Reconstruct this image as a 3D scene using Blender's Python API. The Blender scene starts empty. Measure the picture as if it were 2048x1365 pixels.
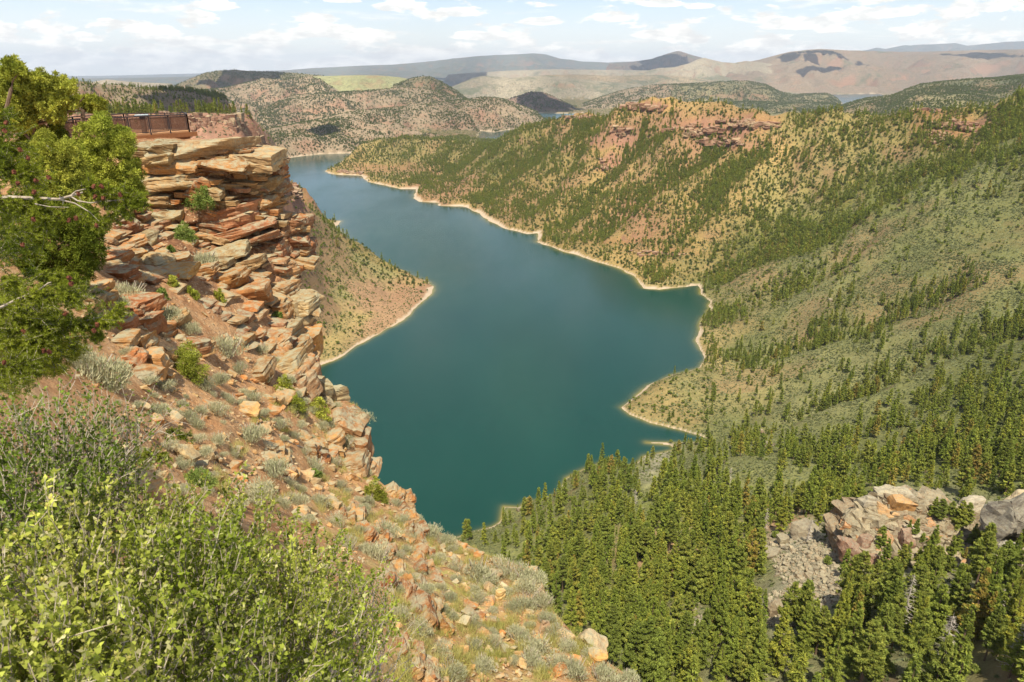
import bpy, math, random
import numpy as np
from mathutils import Vector, Matrix
random.seed(7)
RS = np.random.RandomState(11)
SC = bpy.context.scene
COL = SC.collection
# ------------------------------------------------------------------ camera model
H = 300.0                      # eye height above the lake, metres
PITCH = math.radians(21.5)
FPX = 1365.0                   # focal length in pixels of the 2048 px wide photograph
CP, SP = math.cos(PITCH), math.sin(PITCH)

def ray(u, v):
    xc = (np.asarray(u, float) - 1024.0) / FPX
    yc = (682.5 - np.asarray(v, float)) / FPX
    return xc, CP + yc * SP, -SP + yc * CP

def P(u, v, Y):
    """world point seen in direction (u,v) at forward distance Y"""
    x, y, z = ray(u, v)
    t = np.asarray(Y, float) / y
    return np.array([x * t, y * t, H + z * t])

def Yz(v, z=0.0):
    """forward distance where a ray of row v reaches height z"""
    x, y, zz = ray(1024, v)
    return (z - H) / zz * y

def project(X, Y, Z):
    dz = Z - H
    d = Y * CP - dz * SP
    up = Y * SP + dz * CP
    return 1024 + FPX * X / d, 682.5 - FPX * up / d, d

def mpp(v, Y):
    """metres per photo pixel at that depth"""
    x, y, z = ray(1024, v)
    return float(Y / y / FPX)

# ------------------------------------------------------------------ noise
def _hash(ix, iy, iz, seed):
    h = (ix * 374761393 + iy * 668265263 + iz * 2147483647 + seed * 974634777) & 0xffffffff
    h = ((h ^ (h >> 13)) * 1274126177) & 0xffffffff
    return ((h ^ (h >> 16)) & 0xffff) / 32767.5 - 1.0

def vnoise(x, y, z=None, seed=0):
    x = np.asarray(x, float); y = np.asarray(y, float)
    z = np.zeros_like(x) if z is None else np.asarray(z, float)
    xi = np.floor(x).astype(np.int64); yi = np.floor(y).astype(np.int64); zi = np.floor(z).astype(np.int64)
    fx, fy, fz = x - xi, y - yi, z - zi
    ux, uy, uz = [f * f * f * (f * (f * 6 - 15) + 10) for f in (fx, fy, fz)]
    def L(a, b, t): return a + (b - a) * t
    flat = not np.any(z)
    r = []
    for dz in ((0,) if flat else (0, 1)):
        a = L(_hash(xi, yi, zi + dz, seed), _hash(xi + 1, yi, zi + dz, seed), ux)
        b = L(_hash(xi, yi + 1, zi + dz, seed), _hash(xi + 1, yi + 1, zi + dz, seed), ux)
        r.append(L(a, b, uy))
    return r[0] if flat else L(r[0], r[1], uz)

def fbm(x, y, z=None, oct=4, seed=0, gain=0.5):
    s, a, f = 0.0, 1.0, 1.0
    for o in range(oct):
        s = s + a * vnoise(x * f, y * f, None if z is None else z * f, seed + o * 17)
        a *= gain; f *= 2.03
    return s

def sstep(a, b, x):
    t = np.clip((x - a) / (b - a), 0, 1)
    return t * t * (3 - 2 * t)

# ------------------------------------------------------------------ mesh + tags
def mesh_np(name, V, F, mat=None, parent=None, smooth=False, cols=None, mats=None, matidx=None):
    """V (n,3); F (m,3|4) array or list of such arrays"""
    Fs = F if isinstance(F, list) else [F]
    Fs = [np.asarray(f, np.int32) for f in Fs if len(f)]
    me = bpy.data.meshes.new(name)
    V = np.ascontiguousarray(V, np.float32)
    me.vertices.add(len(V)); me.vertices.foreach_set('co', V.ravel())
    loops = np.concatenate([f.ravel() for f in Fs])
    tot = np.concatenate([np.full(len(f), f.shape[1], np.int32) for f in Fs])
    st = np.concatenate([[0], np.cumsum(tot)[:-1]]).astype(np.int32)
    me.loops.add(len(loops)); me.loops.foreach_set('vertex_index', loops)
    me.polygons.add(len(tot)); me.polygons.foreach_set('loop_start', st)
    me.polygons.foreach_set('loop_total', tot)
    me.polygons.foreach_set('use_smooth', np.full(len(tot), smooth, bool))
    if matidx is not None:
        me.polygons.foreach_set('material_index', np.asarray(matidx, np.int32))
    me.update(calc_edges=True)
    for k, c in (cols or {}).items():
        c = np.asarray(c, np.float32)
        if c.ndim == 1:
            a = me.attributes.new(k, 'FLOAT', 'POINT'); a.data.foreach_set('value', c)
        else:
            a = me.attributes.new(k, 'FLOAT_COLOR', 'POINT')
            a.data.foreach_set('color', np.hstack([c, np.ones((len(c), 1), np.float32)]).ravel())
    for m in (mats or ([mat] if mat else [])):
        me.materials.append(m)
    o = bpy.data.objects.new(name, me); COL.objects.link(o)
    if parent is not None: o.parent = parent
    return o

def tag(o, label=None, cat=None, group=None, kind=None):
    if label: o['label'] = label
    if cat: o['category'] = cat
    if group: o['group'] = group
    if kind: o['kind'] = kind
    return o

def thing(name, loc, label, cat, group=None, rz=0.0):
    o = bpy.data.objects.new(name, None); COL.objects.link(o)
    o.location = loc; o.rotation_euler = (0, 0, rz); o.empty_display_size = 0.3
    return tag(o, label, cat, group)

class MB:
    """collects numpy pieces into one mesh"""
    def __init__(s): s.V = []; s.F = {3: [], 4: []}; s.M = {3: [], 4: []}; s.n = 0; s.C = []
    def add(s, V, F, m=0, col=None):
        V = np.asarray(V, float); F = np.asarray(F, np.int64)
        s.V.append(V); k = F.shape[1]; s.F[k].append(F + s.n); s.M[k].append(np.full(len(F), m)); s.n += len(V)
        s.C.append(np.tile(np.asarray(col if col is not None else (1., 1., 1.), float), (len(V), 1)) if np.ndim(col) < 2 else np.asarray(col, float))
        return s
    def build(s, name, mats, parent=None, smooth=False):
        Fs = [np.concatenate(s.F[k]) for k in (3, 4) if s.F[k]]
        mi = np.concatenate([np.concatenate(s.M[k]) for k in (3, 4) if s.F[k]])
        if not isinstance(mats, (list, tuple)): mats = [mats]
        return mesh_np(name, np.concatenate(s.V), Fs, parent=parent, smooth=smooth, mats=mats, matidx=mi, cols={'tint': np.concatenate(s.C)})

# ------------------------------------------------------------------ materials
class NT:
    def __init__(s, name):
        s.m = bpy.data.materials.new(name); s.m.use_nodes = True
        s.t = s.m.node_tree; s.t.nodes.clear()
        s.out = s.t.nodes.new('ShaderNodeOutputMaterial')
        s.b = s.t.nodes.new('ShaderNodeBsdfPrincipled')
        s.l(s.b.outputs[0], s.out.inputs[0])
        s.set(s.b, 'Specular IOR Level', 0.25); s.set(s.b, 'Roughness', 0.85)
    def l(s, a, b): s.t.links.new(a, b)
    def set(s, n, k, v):
        if hasattr(v, 'is_linked') or isinstance(v, bpy.types.NodeSocket): s.l(v, n.inputs[k])
        else: n.inputs[k].default_value = v
    def n(s, typ, **kw):
        nd = s.t.nodes.new('ShaderNode' + typ)
        for k, v in kw.items():
            if hasattr(nd, k) and not k[0].isupper(): setattr(nd, k, v)
        return nd
    def noise(s, scale, detail=4, vec=None, rough=0.55, dist=0.0, dim='3D'):
        nd = s.n('TexNoise'); nd.noise_dimensions = dim
        nd.inputs['Scale'].default_value = scale; nd.inputs['Detail'].default_value = detail
        nd.inputs['Roughness'].default_value = rough; nd.inputs['Distortion'].default_value = dist
        if vec is not None: s.l(vec, nd.inputs['Vector'])
        return nd.outputs['Fac']
    def voro(s, scale, vec=None, feature='F1', rnd=1.0, out='Distance'):
        nd = s.n('TexVoronoi'); nd.feature = feature
        nd.inputs['Scale'].default_value = scale; nd.inputs['Randomness'].default_value = rnd
        if vec is not None: s.l(vec, nd.inputs['Vector'])
        return nd.outputs[out]
    def math(s, op, a, b=0.0, clamp=False):
        nd = s.n('Math'); nd.operation = op; nd.use_clamp = clamp
        for i, x in enumerate((a, b)):
            if isinstance(x, (int, float)): nd.inputs[i].default_value = x
            else: s.l(x, nd.inputs[i])
        return nd.outputs[0]
    def mr(s, x, a, b, c=0.0, d=1.0):
        nd = s.n('MapRange'); s.l(x, nd.inputs[0])
        for i, q in enumerate((a, b, c, d)): 
            if isinstance(q, (int, float)): nd.inputs[i + 1].default_value = q
            else: s.l(q, nd.inputs[i + 1])
        return nd.outputs[0]
    def mix(s, f, a, b, mode='MIX'):
        nd = s.n('Mix'); nd.data_type = 'RGBA'; nd.blend_type = mode
        for i, x in ((0, f), (6, a), (7, b)):
            if isinstance(x, (int, float)): nd.inputs[i].default_value = x
            elif isinstance(x, (tuple, list)): nd.inputs[i].default_value = tuple(x) + ((1.0,) if len(x) == 3 else ())
            else: s.l(x, nd.inputs[i])
        return nd.outputs[2]
    def attr(s, name, fac=False):
        nd = s.n('Attribute'); nd.attribute_name = name
        return nd.outputs['Fac'] if fac else nd.outputs['Color']
    def pos(s): return s.n('NewGeometry').outputs['Position']
    def objpos(s): return s.n('TexCoord').outputs['Object']
    def scale(s, vec, v3):
        nd = s.n('VectorMath'); nd.operation = 'MULTIPLY'; s.l(vec, nd.inputs[0]); nd.inputs[1].default_value = v3
        return nd.outputs[0]
    def rnd(s): return s.n('ObjectInfo').outputs['Random']
    def ramp(s, x, stops):
        nd = s.n('ValToRGB'); s.l(x, nd.inputs[0]); e = nd.color_ramp.elements
        while len(e) < len(stops): e.new(0.5)
        for i, (p, c) in enumerate(stops): e[i].position = p; e[i].color = tuple(c) + (1.0,)
        return nd.outputs[0]
    def bump(s, h, strength, dist):
        nd = s.n('Bump'); nd.inputs['Strength'].default_value = strength; nd.inputs['Distance'].default_value = dist
        s.l(h, nd.inputs['Height']); s.l(nd.outputs[0], s.b.inputs['Normal'])
    def color(s, c): s.set(s.b, 'Base Color', c if not isinstance(c, tuple) else c + (1.0,))

# ------------------------------------------------------------------ rock shapes
def _cube_grid(n):
    """unit cube surface (-1..1), n segments a side"""
    V, F, idx = [], [], {}
    def vid(p):
        k = tuple(np.round(p, 5))
        if k not in idx: idx[k] = len(V); V.append(k)
        return idx[k]
    lin = np.linspace(-1, 1, n + 1)
    for ax in range(3):
        for sgn in (-1, 1):
            for i in range(n):
                for j in range(n):
                    q = []
                    for a, b in ((i, j), (i + 1, j), (i + 1, j + 1), (i, j + 1)):
                        p = [0, 0, 0]; p[ax] = sgn; p[(ax + 1) % 3] = lin[a]; p[(ax + 2) % 3] = lin[b]; q.append(vid(np.array(p, float)))
                    F.append(q if sgn > 0 else q[::-1])
    return np.array(V), np.array(F)
CG = {n: _cube_grid(n) for n in (1, 2, 3, 4, 6, 8, 12)}
def rock(size, n=4, seed=0, cuts=7, rough=.06, slab=False, layers=0.0):
    """angular broken block: a box chipped by random planes; size = full (x,y,z)"""
    r = np.random.RandomState(seed); V, F = CG[n]; V = V.copy()
    for k in range(cuts):
        nr = r.normal(size=3)
        if slab: nr[2] *= .35
        nr /= np.linalg.norm(nr)
        d = r.uniform(.80, 1.12) if slab else r.uniform(.68, 1.08)
        e = V @ nr - d * (.75 + .25 * abs(nr).sum() / 1.732 * 1.2)
        V = V - np.clip(e, 0, None)[:, None] * nr
    sz = np.array(size) / 2.0
    X = V * sz
    m = float(min(size))
    if rough:
        off = r.uniform(0, 99, 3); f = 2.2 / m
        d = fbm(X[:, 0] * f + off[0], X[:, 1] * f + off[1], X[:, 2] * f + off[2], oct=3, seed=seed % 97)
        X = X + (V / (np.linalg.norm(V, axis=1)[:, None] + 1e-6)) * (d * rough * m)[:, None]
    if layers:
        zl = X[:, 2] / (m * .28) + vnoise(X[:, 0] * .8 / m, X[:, 1] * .8 / m, seed=seed % 31) * .5
        g = np.floor(zl); h = (np.sin(g * 12.9898 + seed) * 43758.5453) % 1.0
        fr = zl - g; edge = np.where((fr < .13), -1.0, 0.0)
        k = (h - .5) * 2 * layers * m + edge * layers * .7 * m
        hx = X[:, :2]; nh = np.linalg.norm(hx / sz[:2], axis=1)[:, None] + 1e-6
        X[:, :2] += hx / nh / sz[:2] * 1.0 * (k[:, None]) * (np.abs(V[:, :2]).max(1) > .6)[:, None]
    return X, F
def rot_xyz(V, rx=0, ry=0, rz=0):
    R = np.array((Matrix.Rotation(rz, 3, 'Z') @ Matrix.Rotation(ry, 3, 'Y') @ Matrix.Rotation(rx, 3, 'X')))
    return V @ R.T
def tube(pts, radii, sides=6):
    pts = np.asarray(pts, float); n = len(pts); V = []
    for i in range(n):
        d = pts[min(i + 1, n - 1)] - pts[max(i - 1, 0)]; d /= np.linalg.norm(d) + 1e-9
        a = np.cross(d, (0, 0, 1.0) if abs(d[2]) < .9 else (1.0, 0, 0)); a /= np.linalg.norm(a); b = np.cross(d, a)
        th = np.arange(sides) * 2 * np.pi / sides
        V.append(pts[i] + radii[i] * (np.cos(th)[:, None] * a + np.sin(th)[:, None] * b))
    V = np.concatenate(V); F = []
    for i in range(n - 1):
        for j in range(sides):
            F.append((i * sides + j, i * sides + (j + 1) % sides, (i + 1) * sides + (j + 1) % sides, (i + 1) * sides + j))
    return V, np.array(F)
def leaf_tris(C, D, L, Wd, r, fold=False):
    """one pointed leaf face at each C along direction D (unit), length L, width Wd"""
    n = len(C); q = r.normal(size=(n, 3)); S = np.cross(D, q); S /= np.linalg.norm(S, axis=1)[:, None] + 1e-9
    L = np.broadcast_to(L, (n,))[:, None]; Wd = np.broadcast_to(Wd, (n,))[:, None]
    a = C - S * Wd * .5; b = C + S * Wd * .5; t = C + D * L
    if not fold:
        V = np.stack([a, b, t], 1).reshape(-1, 3); return V, np.arange(3 * n).reshape(n, 3)
    m = C + D * L * .5
    V = np.stack([C, m + S * Wd * .5, t, m - S * Wd * .5], 1).reshape(-1, 3)
    return V, np.arange(4 * n).reshape(n, 4)
def unit(a): return a / (np.linalg.norm(a, axis=-1, keepdims=True) + 1e-9)
# ================================================================== TERRAIN (one height field on a fan of rows s = x/y, Y)
def S_of(u, v):
    x, y, z = ray(u, v); return x / y
def Z_of(v, Y):
    x, y, z = ray(1024, v); return H + z / y * Y

CTRL = []          # (s, lnY, z)
def c(u, v, Y, dz=0.0): CTRL.append((float(S_of(u, v)), math.log(Y), float(Z_of(v, Y)) + dz))
def cz(u, v, z):   # a ground point of known height seen at (u,v)
    Y = float(Yz(v, z)); CTRL.append((float(S_of(u, v)), math.log(Y), z)); return Y
def cw(s, Y, z): CTRL.append((s, math.log(Y), z))

# lake shorelines, as seen (all at z = 0)
LAKE = [(500,330),(545,322),(565,318),(600,313),(640,309),(700,307),(735,303),(700,312),(685,322),(668,334),(650,342),(656,347),(680,350),(722,352),(735,364),(800,378),(832,379),(828,396),(838,404),(880,406),(876,412),(925,413),(958,427),(975,442),(1010,458),(1055,468),(1078,466),(1073,484),(1110,497),(1145,508),(1180,520),(1240,537),(1268,553),(1290,577),(1320,580),(1360,575),(1395,572),(1402,590),(1420,604),(1413,625),(1400,650),(1391,680),(1407,705),(1411,714),(1400,735),(1345,750),(1295,771),(1258,802),(1243,815),(1260,831),(1300,846),(1350,859),(1400,871),(1417,878),(1395,886),(1350,886),(1293,885),(1340,891),(1352,899),(1330,905),(1290,913),(1275,927),(1250,935),(1210,922),(1172,938),(1134,957),(1117,982),(1090,1000),(1055,1003),(1039,1016),(1008,1014),(1001,1044),(985,1055),(943,1063),(910,1076),(870,1105),(800,1110),(700,1010),(640,900),(590,800),(600,752),(632,735),(690,710),(715,691),(760,665),(810,640),(825,620),(861,590),(868,574),(852,562),(815,548),(755,522),(705,492),(672,456),(679,443),(655,440),(622,432),(585,412),(560,380),(520,350)]
INLET_A = [(960,262),(990,265),(1010,261),(1036,257.5),(1070,256),(1080,272),(1000,290),(950,285)]
INLET_B = [(1060,226.5),(1084,227),(1142,227.5),(1165,226),(1175,240),(1120,262),(1095,256),(1098,244),(1085,236)]
INLET_C = [(1660,189.5),(1700,189),(1758,188.3),(1775,192),(1740,200),(1705,216),(1690,218),(1685,209),(1681,203),(1672,196)]

def poly_plan(pts):
    """dense plan-view (x,y) polygon"""
    o = []
    for i in range(len(pts)):
        a, b = pts[i], pts[(i + 1) % len(pts)]
        pa = P(a[0], a[1], Yz(a[1])); pb = P(b[0], b[1], Yz(b[1]))
        o.append(pa[:2])
    return np.array(o)

def poly_sd(X, Y, poly):
    """signed distance, positive outside"""
    n = len(poly); D = np.full(X.shape, 1e18); inside = np.zeros(X.shape, bool)
    for i in range(n):
        ax, ay = poly[i]; bx, by = poly[(i + 1) % n]
        ex, ey = bx - ax, by - ay; L2 = ex * ex + ey * ey + 1e-9
        t = np.clip(((X - ax) * ex + (Y - ay) * ey) / L2, 0, 1)
        D = np.minimum(D, (X - ax - ex * t) ** 2 + (Y - ay - ey * t) ** 2)
        if abs(ey) > 1e-9:
            cr = ((ay > Y) != (by > Y)) & (X < (bx - ax) * (Y - ay) / ey + ax)
            inside ^= cr
    return np.sqrt(D) * np.where(inside, -1, 1)

for i in range(len(LAKE)):
    cz(LAKE[i][0], LAKE[i][1], 0.0)
# inside the lake
for u, v in ((620,335),(700,400),(800,450),(900,500),(1000,520),(1000,620),(1150,600),(1300,620),(800,620+60),(900,750),(1050,750),(1200,700),(750,850),(900,900),(1100,880),(1300,870),(950,1000),(800,1000),(700,800)):
    cz(u, v, -12.0)
# main crest on the right bank (u, v, Y)
RIDGE = [(690,306,2550),(731,284,2600),(780,275,2600),(827,271,2550),(885,274,2450),(937,283,2350),(971,280,2250),(1039,260,2150),(1101,248,2050),(1142,230,1950),(1193,226,1850),(1234,221,1750),(1262,210,1680),(1289,205,1620),(1330,207,1560),(1380,211,1500),(1440,212,1450),(1498,216,1400),(1526,225,1360),(1557,240,1330),(1581,234,1330),(1656,224,1300),(1720,224,1260),(1793,226,1200),(1817,220,1180),(1882,223,1130),(1930,219,1090),(1998,210,1030),(2048,206,1000),(2150,200,950),(2300,190,900)]
for u, v, Y in RIDGE:
    c(u, v, Y); z = float(Z_of(v, Y)); s = float(S_of(u, v))
    cw(s, Y * 1.10, z - 14 - 0.02 * Y); cw(s, Y * 1.5, 25); cw(s, Y * 2.1, 8)
# right bank face between shore and crest
for a in [(760,320,2480),(700,330,2500),(860,330,2200),(800,345,2300),(930,350,2000),(871,361,2030),(1000,330,1900),(960,390,1700),(1020,400,1600),(1080,330,1760),(1100,290,1850),(1108,344,1640),(1160,300,1700),(1100,420,1430),(1170,400,1440),(1220,350,1520),(1280,300,1520),(1350,260,1460),(1450,260,1390),(1300,380,1320),(1227,435,1310),(1200,470,1270),(1296,388,1330),(1364,344,1360),(1290,480,1130),(1350,520,1030),(1380,430,1150),(1420,360,1220),(1470,300,1300),(1500,400,1140),(1440,480,1070),(1560,330,1230),(1600,280,1260),(1600,400,1110),(1540,450,1060),(1700,280,1170),(1680,350,1100),(1800,280,1100),(1780,330,1060),(1900,260,1060),(1960,240,1040),
  # ravine and sage slope
  (2048,235,990),(2048,260,960),(1930,312,960),(1758,397,960),(1639,462,960),(1502,514,985),(2048,320,860),(1950,360,850),(1850,420,840),(1750,470,850),(1650,530,850),(1550,570,870),(1470,600,880),(1440,640,820),(2048,420,740),(1930,470,740),(1800,530,740),(1700,580,740),(1600,640,740),(1500,690,730),(1440,720,715),(2048,540,640),(1900,600,630),(1750,660,630),(1600,720,630),(1500,760,625),(1420,745,655),
  # headland
  (1395,741,642),(1345,748,640),(1300,768,618),(1262,800,600),(1350,800,590),(1300,815,585),(1420,800,590),(1500,830,560),(1440,860,548),
  # lower benches to the right
  (2048,650,560),(1900,700,545),(1750,760,540),(1650,800,520),(1560,850,500),(1460,880,480),(2048,760,440),(1900,800,440),(1750,850,430),(1600,890,420),(1500,905,415),
  (1420,915,385),(1500,928,352),(1560,930,345),(1640,936,335),(1700,930,340),(1800,900,370),(1350,940,375),
  (1300,960,345),(1200,950,395),(1130,1000,370),(1060,1030,385),(1000,1075,352),(1400,990,300),(1500,1000,285),(1600,1000,280),
  (1750,960,265),(1900,940,270),(2048,900,290),(2048,1000,215),(1800,1050,205),(1700,1010,240),(1950,1080,190),
  (1200,1060,285),(1100,1100,290),(1300,1080,245),(1450,1080,230),(1560,1080,215),(1640,1100,190),
  (1500,1180,178),(1600,1180,166),(1350,1180,190),(1200,1180,215),(1150,1250,185),(1350,1300,140),(1500,1300,132),(1700,1200,150),(1700,1300,122),(1850,1200,138),(1850,1320,108),(2048,1150,150),(2048,1300,98),(1250,1365,132),(1500,1365,118),(1800,1365,100),(2048,1365,88),(2200,1300,86),(2200,1000,190),(2200,700,450),(2300,400,700)]:
    c(*a)
# left bank: crest and the face below it
LCREST = [(-150,232,600),(0,234,620),(160,232,650),(300,233,680),(380,234,700),(470,233,720),(484,240,735),(500,257,760),(525,282,800),(545,308,840),(560,332,880),(575,356,940),(600,408,1010),(640,432,1120),(668,443,1260),(700,483,1150),(760,511,1080),(820,537,1030),(855,557,1000)]
for u, v, Y in LCREST:
    c(u, v, Y)
for a in [(-150,300,590),(0,300,600),(160,300,630),(300,300,655),(380,300,672),(470,296,692),(500,300,715),(530,320,745),(300,222,900),(160,221,880),(0,220,860),(-150,215,850),(420,224,850),(450,330,640),(520,370,700),(560,400,790),(600,450,880),(650,500,920),(640,560,830),(720,540,960),(780,570,965),(830,590,960),(700,600,850),(640,640,760),(590,600,740),(560,500,740),(500,450,640),(620,700,705)]:
    c(*a)
for s, Y in ((-.45,1300),(-.3,1350),(-.6,1250)): cw(s, Y, 90)
for s, Y, z in ((-1.1,1150,110),(-.85,1150,110),(-.6,1150,110),(-.45,1130,110),(-.9,1500,60),(-.6,1500,60),(-.5,2000,30),(-.7,2200,60)): cw(s, Y, z)
# the cliff foot under the view point, down to the lake
for a in [(550,700,330),(450,800,240),(600,900,300),(700,1050,260),(800,1150,240),(500,1000,160),(800,1300,120),(1000,1200,170),(1100,1330,120),(300,600,330),(100,600,300),(0,900,150),(1100,1365,118)]:
    c(*a)
for s, z in ((-1.15, 290), (-.75, 288), (-.55, 262), (-.35, 215), (-.1, 180), (.2, 165), (.5, 170), (.8, 180), (1.15, 195)): cw(s, 58, z)
for s in (-1.3, -.9, -.4, 0, .4, .9, 1.3): cw(s, 3600, 6)
cw(-1.3, 300, 200); cw(-1.3, 100, 240); cw(1.3, 100, 240); cw(1.3, 300, 190); cw(1.35, 1000, 220)

CT = np.array(CTRL)
KS = 0.75
CXY = np.stack([CT[:, 0], CT[:, 1] * KS], 1)
# drop near-duplicates
keep = []
for i in range(len(CXY)):
    if all((abs(CXY[i] - CXY[j]).max() > 0.004) for j in keep): keep.append(i)
CT, CXY = CT[keep], CXY[keep]
def kern(r2): return np.sqrt(r2 + 0.02 ** 2)
A = kern(((CXY[:, None] - CXY[None]) ** 2).sum(-1)) - np.eye(len(CXY)) * 0.0005
Pm = np.hstack([np.ones((len(CXY), 1)), CXY])
Mx = np.block([[A, Pm], [Pm.T, np.zeros((3, 3))]])
W = np.linalg.solve(Mx, np.concatenate([CT[:, 2], np.zeros(3)]))

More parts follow.
